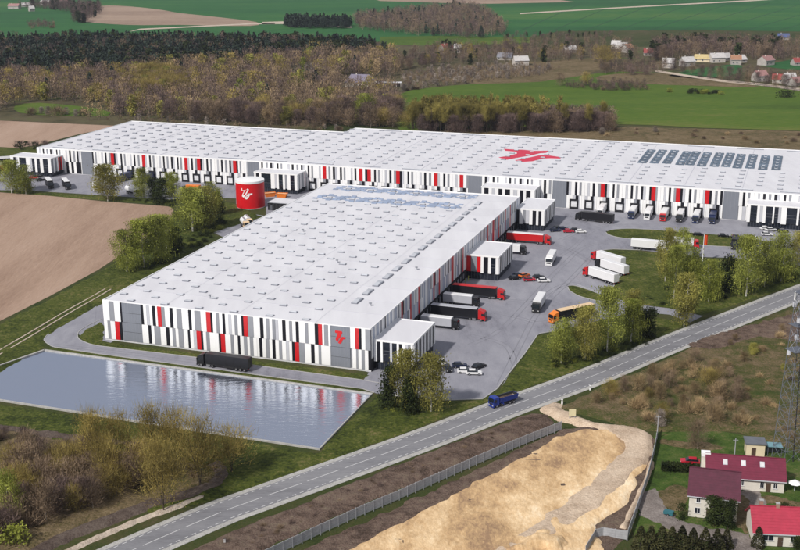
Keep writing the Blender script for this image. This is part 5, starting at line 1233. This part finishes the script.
# ---- single trees near the camera: kind, base pixel, top row, half width in px, label
near = [
 ('birch', 12, 193, 162, 11, "round pale green tree at the far left edge of the left yard", None), ('green', 26, 194, 166, 9, "light green tree at the left yard before the entrance block, second from the left edge", None),
 ('rust', 108, 201, 166, 13, "olive birch with a broad crown between white van and white tank lorry", None), ('birch', 143, 198, 169, 8, "slim pale birch behind the white tank lorry", None),
 ('dark', 154, 200, 178, 5, "narrow dark tree beside the slim birch above the ploughed field corner", None), ('dark', 161.5, 203.5, 179, 6, "taller dark green tree in the strip above the ploughed field corner", None),
 ('green', 172, 198, 173, 9, "leafy green tree beside two dark ones on the yard strip", None),
 ('birch', 193, 232, 190, 17, "big drooping yellow-green birch between ploughed field and paved pad", None), ('rust', 205, 228, 188, 12, "yellowish birch merging with the big drooping one from the right", None), ('birch', 213, 216, 183, 8, "slender birch right of the big drooping birches", None),
 ('dark', 218, 214, 193, 5, "dark tree behind the drooping birches near the red tank", None),
 ('birch', 127, 272, 232, 12, "leftmost birch of the clump at the ploughed field edge", None), ('green', 144, 268, 221, 14, "bright green birch in the middle of the clump at the field edge", None), ('birch', 158, 262, 217, 13, "tall birch at the back of the clump at the field edge", None), ('green', 167, 254, 217, 10, "green tree on the right of the clump at the field edge", None),
 ('dark', 176, 252, 228, 6, "dark tree right of the field edge clump", None),
 ('dark', 391, 408, 367, 8.5, "dark green ivy-clad tree left of the birches by the front entrance block", None), ('dark', 411, 413, 375, 8, "dark green ivy-clad tree between the birches by the front entrance block", None),
 ('rust', 406, 410, 352, 13, "yellow-brown birch rising before the front entrance block", None), ('rust', 431, 412, 357, 15, "broad olive birch with pale trunk at the front corner of the yard", None),
 ('birch', 561, 364, 320, 12, "leftmost birch of the roadside row before the orange lorry", None), ('rust', 585, 361, 309, 13, "rusty green birch second in the roadside row before the orange lorry", None), ('birch', 607, 352, 290, 14, "tallest pale green birch of the roadside row", None),
 ('green', 631, 343, 302, 12, "green birch right of the tallest one in the roadside row", None), ('rust', 634, 318, 290, 9, "yellowish tree behind the roadside row by the exit road", None), ('dark', 648, 337, 307, 7.5, "dark round tree at the right end of the roadside row", None),
 ('rust', 665, 282, 230, 9, "rust tinted birch left of the group by the access road", None), ('birch', 682, 262, 229, 8, "pale birch hiding the lorry on the access road", None), ('birch', 674, 300, 247, 10, "pale green birch in the centre of the group beside the flag pole", None), ('green', 692, 298, 250, 11, "light green birch right of centre in the group beside the flag pole", None),
 ('rust', 684, 326, 275, 12, "brownish birch nearest the road where the exit road meets it", None), ('green', 708.5, 302, 261, 12, "dark green birch with white trunk below the flag pole", None), ('dark', 727, 292, 255, 7, "dark brown narrow tree between flag pole and the big birch", None),
 ('birch', 746, 297, 238, 14, "big birch with white trunk beside the main road at right", None), ('birch', 764, 287, 243, 10, "birch just right of the big white-trunked one", None), ('green', 781, 282, 250, 13, "dark leafy tree at right behind the birches near the road", None), ('birch', 778, 270, 232, 11, "pale tree before the right entrance block", None), ('rust', 796, 268, 233, 9, "olive birch at the right frame edge", None),
 ('willow', 164, 512, 448, 17, "yellow willow with a dark forked trunk beside the dark dirt path", None), ('willow', 155, 470, 411, 16, "tall yellow-green willow against the pond in the middle of the row", None), ('willow', 200, 487, 424, 18, "brownish willow with three stems inside the bend of the dirt path", None),
 ('willow', 232, 473, 431, 17, "low spreading willow nearest the pond corner on the right of the row", None), ('willow', 96, 476, 416, 15, "yellow-green willow left of the row below the pond", None), ('willow', 122, 472, 417, 12, "yellow willow between two taller ones below the pond", None), ('willow', 178, 478, 414, 14, "tall willow just right of the tallest below the pond", None),
 ('willow', 108, 492, 440, 12, "small yellow willow among the bare trees below the pond", None),
 ('birch', 10, 526, 470, 11, "birch with white trunk at the bottom left edge", None), ('gbush', 14, 546, 528, 14, "green bush at the bottom left corner", None),
 ('dbush', 682, 519, 505, 5.5, "dark ball shaped bush left of the maroon roofed house", None), ('dark', 728, 529, 502, 6, "dark columnar conifer before the maroon roofed house", None), ('dark', 714, 526, 499, 8, "dark spreading conifer before the maroon house balcony", None),
 ('dbush', 785, 513, 504, 6, "dark bush behind the bright red roof", None), ('dark', 797, 549, 535, 5, "dark conifer at the bottom right corner", None),
 ('bare', 697, 450, 420, 9, "bare tree on the lawn above the clipped hedge", None), ('blossom', 660, 428, 410, 5, "small pale birch at the scrub edge above the garden fence", None),
]
for kind, x, y, top, hw, lab, grp in near:
    p = G(x, y); H = hgt(x, y, top) * 1.0; h0 = tree_set(kind)[0][0]
    Rr = {'birch': 4.1, 'green': 4.1, 'rust': 4.1, 'dark': 2.1, 'willow': 4.4, 'bare': 3.6, 'blossom': 3.6, 'gbush': 1.9, 'dbush': 1.9}[kind]
    wid = (hw * mpp(x, y)) / (Rr * H / h0) * (1.25 if kind == 'willow' else 1.05)
    tree(kind, p, H, lab, grp, wid)
for j in range(9):
    x = (650, 661, 671, 681, 692, 704, 716, 726, 640)[j]; y = (553, 552, 553, 553, 554, 555, 556, 549, 552)[j]
    tree('thuja', G(x, y), (5.6 if j != 7 else 4.2) + random.random() * .8, "brown-green cone shaped thuja in the row along the bottom edge", "thujas in the row along the bottom edge", 1.15)
tree('thuja', G(757.5, 548), 4.8, "dark cone shaped thuja beside the bright red roofed house front", None, 1.05)
# clipped hedge behind the lawn
hp = GP([(661, 471), (715, 475)]); hd = thing("clipped_hedge", "long dark clipped hedge between lawn and the maroon roofed house", "hedge", (hp[0][0], hp[0][1], 0)); rng = np.random.default_rng(5)
a = np.array(hp[0]); b = np.array(hp[1]); d = b - a; u_ = rng.random((5200, 1)); P = np.concatenate([d * u_ + rng.uniform(-.9, .9, (5200, 1)) * np.array([-d[1], d[0]]) / np.linalg.norm(d), rng.random((5200, 1)) ** .7 * 2.2 + .1], 1)
V, F = leaf_cloud(P, .16, rng); put("foliage", npmesh("foliage", V, F, LDARK), hd)

# ---- woods: sampled inside outlines measured on the ground
def scatter(poly_px, spacing, seed, excl=()):
    poly = GP(poly_px); A = np.array(poly); rng = np.random.default_rng(seed)
    x = np.arange(A[:, 0].min(), A[:, 0].max(), spacing); y = np.arange(A[:, 1].min(), A[:, 1].max(), spacing); X, Y = np.meshgrid(x, y); X = X.ravel() + rng.uniform(-.48, .48, X.size) * spacing; Y = Y.ravel() + rng.uniform(-.48, .48, Y.size) * spacing
    k = inside(poly, X, Y)
    for e in excl: k &= ~inside(GP(e), X, Y)
    return np.stack([X[k], Y[k]], 1)
LOD = {}
def wood(pts, kinds, hmin, hmax, label, group, nind, name, seed=0, stufflabel=None, wid=1.0):
    """nearest nind trees become individuals, the rest one joined mass"""
    rng = np.random.default_rng(seed); pts = pts[np.argsort(np.hypot(pts[:, 0], pts[:, 1]))]; ks = list(kinds); pr = np.array([kinds[k] for k in ks], float); pr /= pr.sum()
    kk = rng.choice(len(ks), len(pts), p=pr); hh = rng.uniform(hmin, hmax, len(pts))
    if len(ks) > 1: hh = np.where(np.array(['bush' in ks[q] for q in kk]), np.minimum(hh * .5, 3.2), hh)
    if 'poplar' in ks: hh = np.where(np.array([ks[q] == 'poplar' for q in kk]), hh * 1.12, hh * .78)
    for i in range(min(nind, len(pts))): tree(ks[kk[i]], (pts[i][0], pts[i][1], 0), hh[i], label[ks[kk[i]]] if isinstance(label, dict) else label, group if not isinstance(group, dict) else group[ks[kk[i]]], wid)
    rest = range(nind, len(pts)); mats = []; Vs, Fs, Ms, o = [], [], [], 0
    for i in rest:
        k = ks[kk[i]]
        if k not in LOD:
            LOD[k] = []
            for s in range(3):
                h0, tm, cm, (V, F, lm, bm2) = make_tree(k, 900 + s, .085); n = len(tm.vertices); tv = np.zeros(n * 3); tm.vertices.foreach_get("co", tv)
                z = .8 * h0; tv = np.array([(-.18, 0, 0), (.18, 0, 0), (.06, 0, z), (-.06, 0, z), (0, -.18, 0), (0, .18, 0), (0, .06, z), (0, -.06, z)]); tf = np.array([(0, 1, 2, 3), (4, 5, 6, 7)])
                bpy.data.meshes.remove(tm); bpy.data.meshes.remove(cm); LOD[k].append((h0, V, F, lm, tv, tf, bm2))
        h0, V, F, lm, tv, tf, bm2 = LOD[k][i % 3]; s = hh[i] / h0; a = rng.random() * 6.28; c_, s_ = math.cos(a), math.sin(a); M = np.array([[c_, s_, 0], [-s_, c_, 0], [0, 0, 1]]) * s
        for (vv, ff, mm) in ((V, F, lm), (tv, tf, bm2)):
            if mm not in mats: mats.append(mm)
            Vs.append(vv @ M + [pts[i][0], pts[i][1], 0]); Fs.append(ff + o); Ms.append(np.full(len(ff), mats.index(mm))); o += len(vv)
    if Vs:
        ob = put(name, npmesh(name, np.concatenate(Vs), np.concatenate(Fs), mats, np.concatenate(Ms))); tag(ob, stufflabel, None, None, 'stuff'); ob["category"] = "wood"
conif = [(-40, 47), (100, 43), (250, 45), (330, 46), (372, 50), (392, 60), (330, 60), (262, 62), (220, 70), (130, 76), (60, 79), (-40, 80)]
wood(scatter(conif, 7.4, 1), {'pine': 9, 'dark': 1.5, 'bare': .9, 'purple': .8}, 11, 16, "", None, 0, "conifer_forest", 1, "dark conifer forest filling the upper left", 1.2)
belt = [(-40, 80), (60, 78), (130, 75), (200, 70), (262, 60), (300, 58), (392, 58), (400, 66), (398, 82), (396, 98), (402, 128), (345, 127.6), (260, 126), (135, 119), (90, 118), (60, 115), (-40, 112)]
exc = [[(10, 104), (40, 101), (104, 106), (112, 116), (60, 118), (5, 114)], [(290, 72), (310, 68), (318, 76), (310, 86), (292, 84)], [(338, 78), (380, 78), (404, 84), (404, 92), (338, 92)], [(385, 86), (420, 84), (420, 100), (398, 100)]]
bl = {'orange': 'tan many-stemmed tree in the wood behind the far warehouse', 'rust': 'olive leafy tree in the wood behind the far warehouse', 'pine': 'dark conifer tree in the wood behind the far warehouse', 'bare': "bare grey-brown tree in the wood behind the far warehouse", 'purple': "bare purple-brown tree in the wood behind the far warehouse", 'willow': "yellow-green tree in the wood behind the far warehouse", 'green': "fresh green tree in the wood behind the far warehouse"}
bgp = {k: v.replace("tree", "trees", 1) for k, v in bl.items()}
wood(scatter(belt, 7.6, 2, exc), {'bare': 6, 'purple': 5, 'orange': 2, 'willow': .6, 'rust': .4, 'pine': .2, 'green': .08}, 9, 15.5, bl, bgp, 100, "bare_wood", 2, "bare brown mixed wood beyond the far warehouse", 1.15)
wood(scatter([(125, 78), (165, 76), (188, 88), (186, 98), (150, 100), (125, 92)], 9, 3), {'willow': 3, 'rust': 1}, 11, 15, "yellow-green tree in the bright clump behind the left end of the far warehouse", "yellow-green trees in the bright clump behind the far warehouse", 60, "yellow_wood", 3, "yellow-green wood")
tree('green', G(366, 124), 19, "tall dark green round tree just behind the step in the far roof", None, 1.25)
tree('willow', G(383, 127), 11, "yellow-green bushy tree right of the tall green one behind the far roof", None, 1.3); tree('willow', G(408, 129), 10, "yellow-green bushy tree left of the poplar plantation", None, 1.3)
plant = [(408, 130), (420, 119), (440, 117), (530, 119), (612, 124), (613, 132), (600, 132.5), (500, 133.5), (420, 133.5)]
pts = scatter(plant, 4.0, 4); left = G(500, 128).x
wood(pts[pts[:, 0] < left + 25], {'poplar': 6, 'purple': 4}, 12.8, 14.5, {'poplar': "yellow-budded poplar in the straight plantation behind the far warehouse", 'purple': "bare purple tree in the poplar plantation behind the far warehouse"}, {'poplar': "poplars in the plantation behind the far warehouse", 'purple': "bare trees in the plantation behind the far warehouse"}, 90, "poplar_wood", 4, "rear rows of the poplar plantation", 1.1)
wood(pts[pts[:, 0] >= left + 25], {'poplar': .3, 'purple': 4, 'bare': 1.5}, 14, 15.5, {'poplar': "yellow-budded poplar at the right end of the plantation", 'purple': "bare purple tree at the right end of the poplar plantation", 'bare': "bare grey tree at the right end of the poplar plantation"}, {'poplar': "poplars at the right end of the plantation", 'purple': "purple trees at the right end of the plantation", 'bare': "grey trees at the right end of the plantation"}, 30, "bare_plantation", 5, "rear rows of the plantation's right end", 1.1)
def grp(region, sp, kinds, h0, h1, what, where, nind, seed, wid=1., name="far_wood"):
    lb = {k: f"{ {'bare':'bare brown','purple':'bare purple','willow':'yellow-green','green':'green','pine':'dark conifer','blossom':'white blossoming','dbush':'dark','gbush':'green','bush':'bare brown','obush':'reddish bare','orange':'orange-brown scrub','dark':'dark leafy','rust':'olive'}[k]} {'bush' if 'bush' in k else 'tree'} {where}" for k in kinds}
    if seed < 30 and ('bare' in kinds or 'purple' in kinds): nind = int(nind * .06)
    wood(scatter(region, sp, seed), kinds, h0, h1, lb, {k: v.replace(" tree ", " trees ").replace(" bush ", " bushes ") for k, v in lb.items()}, nind, name, seed, f"{what} {where}", wid)
grp([(285, 24), (352, 25), (352, 29), (285, 28.5)], 8, {'pine': 1}, 12, 16, "dark pines", "in the far wood at top centre left", 20, 11)
grp([(350, 20), (460, 8), (482, 12), (500, 24), (508, 34), (480, 39), (420, 36), (360, 30)], 9.5, {'purple': 3, 'bare': 3, 'pine': .4}, 10, 15, "far bare wood", "in the far wood at top centre", 60, 12, 1.2)
grp([(15, 8), (60, 5), (100, 7), (102, 14), (82, 24), (72, 24), (74, 13), (40, 9)], 10, {'purple': 3, 'dark': .6}, 10, 15, "dark bare copse", "in the copse at the top left", 50, 13, 1.2)
grp([(27, 25), (54, 23), (56, 28), (30, 29)], 8, {'purple': 2, 'bush': 1}, 6, 9, "copse", "in the small copse inside the far green field", 20, 14, 1.3)
grp([(400, 58), (440, 48), (520, 50), (560, 52), (640, 54), (640, 62), (560, 62), (500, 64), (440, 66), (400, 72)], 9.5, {'purple': 4, 'bare': 4, 'dark': .5, 'willow': .5}, 7, 12, "village trees", "among the far village houses", 110, 15, 1.25)
grp([(505, 43), (620, 43), (640, 50), (505, 52)], 13, {'purple': 3, 'bare': 2}, 8, 12, "village trees", "in the belt behind the far village", 40, 16, 1.3)
grp([(505, 36), (615, 35), (615, 38), (505, 39)], 9, {'purple': 2, 'dark': 1}, 4, 7, "hedge line", "in the dark hedge line across the far green field", 60, 17, 1.4)
grp([(648, 50), (680, 44), (740, 46), (780, 48), (780, 62), (740, 60), (690, 58), (650, 62)], 8.5, {'purple': 4, 'bare': 3, 'dark': .5}, 11, 15, "bare wood", "in the purple-brown wood at upper right", 120, 18, 1.2)
grp([(760, 44), (840, 44), (840, 66), (780, 62)], 11, {'bare': 3, 'purple': 2}, 8, 12, "village trees", "among the houses at the far upper right", 40, 19, 1.2)
grp([(400, 76), (450, 68), (520, 66), (560, 68), (540, 76), (480, 82), (430, 88), (402, 92)], 5, {'blossom': 3, 'bush': 3, 'bare': 3, 'purple': 1}, 2.5, 6, "blossoming hedge", "in the blossoming scrub beyond the meadow", 150, 20, 1.5)
grp([(280, 70), (330, 64), (330, 72), (285, 76)], 8, {'blossom': 3, 'bare': 1}, 4, 6, "blossoming scrub", "in the blossoming clump within the wood", 20, 21, 1.5)
grp([(565, 86), (600, 84), (646, 86), (647, 90.5), (610, 91), (567, 88.5)], 4.5, {'purple': 3, 'bush': 2}, 4.5, 7.5, "field hedge", "in the dark hedge standing in the meadow", 90, 22, 1.3)
tree('willow', G(586, 86), 10, "yellowish tree rising over the dark hedge in the meadow", None, 1.2); tree('bare', G(560, 86), 10, "single bare tree on the meadow left of the dark hedge", None, 1.2); tree('willow', G(604, 66), 17, "tall yellow-green tree beside the far village", None, 1.3)
grp([(686, 91), (722, 93), (722, 95), (686, 94)], 4.2, {'gbush': 2, 'dbush': 3}, 3.5, 5.5, "bushes", "in the short green row on the right meadow", 40, 23, 1.2)
tree('dbush', G(786, 97), 4, "lone dark bush on the right meadow near the village road", None, 2.4)
tree('gbush', G(669, 92.5), 3, "lone light bush on the meadow left of the green row", None, 1.2)
grp([(600, 68), (650, 66), (665, 72), (650, 76), (600, 74)], 7, {'purple': 3, 'bare': 2, 'bush': 1}, 6, 10, "trees", "in the clump between orchard and village road", 60, 24, 1.2)
for j in range(16):
    x = 664 + 9.3 * j; y = 71 + .145 * (x - 655) - (2 if x < 700 else 0); tree('purple' if j % 3 else 'bare', G(x, y), 9 + random.random() * 3, "bare roadside tree in the avenue along the village road", "bare trees in the avenue along the village road", 1.0)
grp([(745, 74), (830, 82), (830, 90), (750, 81)], 7, {'bare': 2, 'purple': 2}, 6, 9, "trees", "among the houses beside the village road", 50, 25, 1.2)
grp([(12, 149), (20, 145), (48, 146), (50, 149), (20, 151)], 3.6, {'purple': 2, 'dbush': 1}, 3, 5, "dark bushes", "in the dark clump above the left entrance block", 40, 26, 1.4)
for j in range(7): tree('blossom' if j % 3 else 'bush', G(30 + 9 * j + random.random() * 4, 113.5 + random.random() * 3), 4 + 2 * random.random(), "low pale bush at the edge of the forest clearing", "pale bushes at the edge of the forest clearing", 1.3)
grp([(85, 119), (135, 120), (260, 127), (345, 129), (345, 131), (260, 128.6), (138, 121.4), (88, 121)], 5, {'blossom': 1, 'bush': 4, 'bare': 2}, 3, 6, "brush", "along the foot of the wood behind the far roof", 110, 27, 1.4)
grp([(560, 128), (700, 130), (820, 136), (820, 148), (700, 142), (600, 138)], 15, {'bush': 3, 'obush': 1, 'blossom': .4}, 2.5, 4.5, "brush", "on the dry strip behind the right part of the far roof", 60, 28, 1.3)
# ---- scrub in the foreground
grp([(-30, 530), (5, 488), (22, 470), (60, 462), (80, 458), (100, 470), (150, 478), (150, 494), (100, 508), (60, 522), (20, 544), (-30, 556)], 3.4, {'bare': 5, 'purple': 2, 'bush': 2, 'willow': 1}, 5, 9.5, "bare scrub", "in the bare thicket at the bottom left", 100, 30, 1.15)
grp([(-30, 434), (0, 436), (26, 440), (30, 452), (0, 452), (-30, 450)], 2.8, {'purple': 2, 'bush': 2}, 2, 4, "purple brush", "in the dark brush at the left edge below the pond", 40, 31, 1.4)
grp([(100, 448), (150, 452), (220, 466), (214, 478), (160, 482), (100, 474)], 4.6, {'bush': 3, 'bare': 1, 'purple': 1}, 2, 4.5, "brush", "under the willows below the pond", 70, 32, 1.2)
grp([(590, 404), (640, 384), (700, 362), (740, 372), (760, 400), (750, 425), (700, 424), (655, 426), (620, 418)], 4.6, {'orange': 5, 'obush': 3, 'bare': 3, 'willow': 1.5}, 2.2, 6.2, "orange scrub", "in the orange-brown scrub right of the main road", 230, 33, 1.15)
grp([(700, 350), (810, 322), (830, 420), (800, 446), (740, 428), (770, 400), (750, 366)], 7.5, {'orange': 2, 'obush': 4, 'rust': .5}, 1.6, 4.0, "thin scrub", "scattered around the mast on the brown ground", 100, 34, 1.2)
grp([(210, 548), (300, 512), (400, 470), (520, 424), (540, 420), (400, 482), (290, 530), (240, 552)], 2.6, {'bush': 5, 'purple': 1}, .8, 1.8, "low brush", "on the embankment between road and concrete fence", 150, 35, 1.3)
for reg, sd_, sp in (([(548, 362), (600, 352), (650, 338), (652, 345), (600, 362), (552, 372)], 36, 2.6), ([(640, 300), (700, 270), (800, 268), (800, 280), (700, 306), (650, 306)], 37, 5.5)): grp(reg, sp, {'dbush': 3, 'gbush': 1}, 1.2, 2.8, "undergrowth", "under the roadside birches" if sd_ == 36 else "under the birches left of the access road bend", 70, sd_, 1.3)
grp([(178, 240), (206, 230), (222, 214), (226, 222), (206, 244), (184, 250), (150, 272), (140, 272)], 3.4, {'dbush': 4, 'gbush': 1}, 1.8, 4, "undergrowth", "between field edge birches and the near roof", 60, 38, 1.4)
grp([(372, 404), (440, 402), (440, 412), (372, 416)], 2.6, {'dbush': 2, 'gbush': 3}, .8, 2, "undergrowth", "at the foot of the birches by the front yard corner", 40, 39, 1.3)
grp([(130, 199), (180, 203), (176, 208), (130, 202)], 3.2, {'dbush': 3, 'gbush': 1}, 1.2, 2.4, "undergrowth", "in the strip above the ploughed field corner", 26, 40, 1.4)

# ---- far villages
fh = [(497, 60, 14, 'g', "grey-roofed cream house between dark trees in the far village"), (515, 66, 13, 'w', "white flat-fronted house right of the grey-roofed one in the far village"), (444, 51, 12, 'r', "reddish house at the left of the far village"), (454, 53, 7, 'w', "small white house at the left of the far village"),
      (566, 53, 13, 'w', "white house left of centre in the far village"), (611, 49, 9, 'w', "left one of two white gabled houses in the far village"), (619, 49.5, 10, 'w', "right one of two white gabled houses in the far village"), (628, 53, 8, 'o', "small orange house right of the two white ones"), (644, 56, 9, 'r', "red house right of the far village centre"),
      (684, 67, 12, 'w', "white house at the left end of the upper right row"), (694, 62, 14, 'y', "yellow gabled house in the upper right row"), (712, 63, 13, 'w', "white gabled house in the middle of the upper right row"), (724, 61, 11, 'w', "white house right of middle in the upper right row"), (731, 65, 9, 'o', "orange roofed house in the upper right row"), (739, 63, 9, 'w', "white house at the right end of the upper right row"),
      (662, 68, 10, 'w', "low white house beside the village road bend"), (795, 66, 15, 'r', "bright red roofed house at the upper right edge"), (766, 66, 12, 'p', "pink roofed house among bare trees at upper right"), (778, 40, 12, 'b', "blue roofed hall in the far upper right"), (758, 82, 10, 'p', "pinkish house left of the road at the right edge"), (772, 83, 11, 'r', "red roofed house beside the village road at right"),
      (786, 84.5, 9, 'w', "white house beside the village road at right"), (796, 86.5, 11, 'p', "pinkish house beside the village road at the right edge"), (8, 9, 18, 'p', "pink roofed house at the top left corner"), (22, 7, 16, 'w', "white building at the top left"), (40, 5, 18, 'w', "pale row building at the top left beyond the copse"), (60, 3, 14, 'p', "pink house at the very top left"),
      (30, 11.5, 8, 'w', "small white barn in the far top left field")]
WALLF = mat('far_house_render', (.46, .43, .4), .8, var=.15, rnd=.25)
FR = {'w': mat("far_roof_pale", (.5, .48, .47), .8), 'g': mat("far_roof_grey", (.2, .2, .23), .8), 'r': mat("far_roof_red", (.28, .06, .055), .8), 'o': mat("far_roof_orange", (.34, .18, .11), .8), 'y': mat("far_roof_yellow", (.5, .4, .2), .8), 'p': mat("far_roof_pink", (.33, .18, .17), .8), 'b': mat("far_roof_blue", (.08, .11, .24), .8)}
for j, (x, y, wd, c, lab) in enumerate(fh):
    house("village_house", lab, G(x, y), R((-20, 10, 35, -8, 22)[j % 5]), wd, 8 + (j % 3), 3.2 + (j % 2) * 1.8, 6.8 + (j % 2) * 1.8, WALLF if c != 'y' else WALLC, FR[c], wins=((1.2, 1.2, 1.4, 1.4), (wd / 2, 1.2, 1.4, 1.4)), doors=(), chim=((wd * .3, 4.2),), tiles=False, group=None)
fm = house("farm_house", "pale farmhouse with hipped lavender-grey roof inside the wood behind the far warehouse", G(345, 87), R(-12), 22, 13, 4.2, 9.5, WALLW, mat("lavender_roof", (.2, .18, .24), .8), wins=((1.5, 1.4, 1.4, 1.6), (5, 1.4, 1.4, 1.6), (9, 1.4, 1.4, 1.6), (14, 1.4, 1.4, 1.6)), tiles=False, hip=4, chim=((8, 6.5),))
st = thing("storage_hall", "low pale open hall right of the farmhouse inside the wood", "hall", G(374, 87), R(-6)); mb = MB(); mb.box(0, 22, 0, 6, 3.2, 3.6, ROOF); mb.build("roof", st)
for k in range(7): mb = MB(); mb.box(.2 + 3.5 * k, .5 + 3.5 * k, .1, .4, 0, 3.2, WALLW); mb.build("post", st)
mb = MB(); mb.box(.2, 21.8, 5.6, 5.9, 0, 3.2, GREYR); mb.build("back_wall", st)

# ---- thin spring haze over the whole country
hz = MB(); hz.box(-2700, 2700, -400, 3700, -1.5, 126, WALLW)
ho = hz.build("haze"); ho.data.materials.clear()
hm = bpy.data.materials.new("haze_air"); hm.use_nodes = True; hn = hm.node_tree; hn.nodes.clear()
pvn = hn.nodes.new("ShaderNodeVolumePrincipled"); pvn.inputs["Density"].default_value = HAZE; pvn.inputs["Color"].default_value = (.78, .84, 1, 1); pvn.inputs["Anisotropy"].default_value = .2
on = hn.nodes.new("ShaderNodeOutputMaterial"); hn.links.new(pvn.outputs[0], on.inputs["Volume"]); ho.data.materials.append(hm)
ho["kind"] = 'stuff'; ho["label"] = "thin bluish spring haze over the far fields"
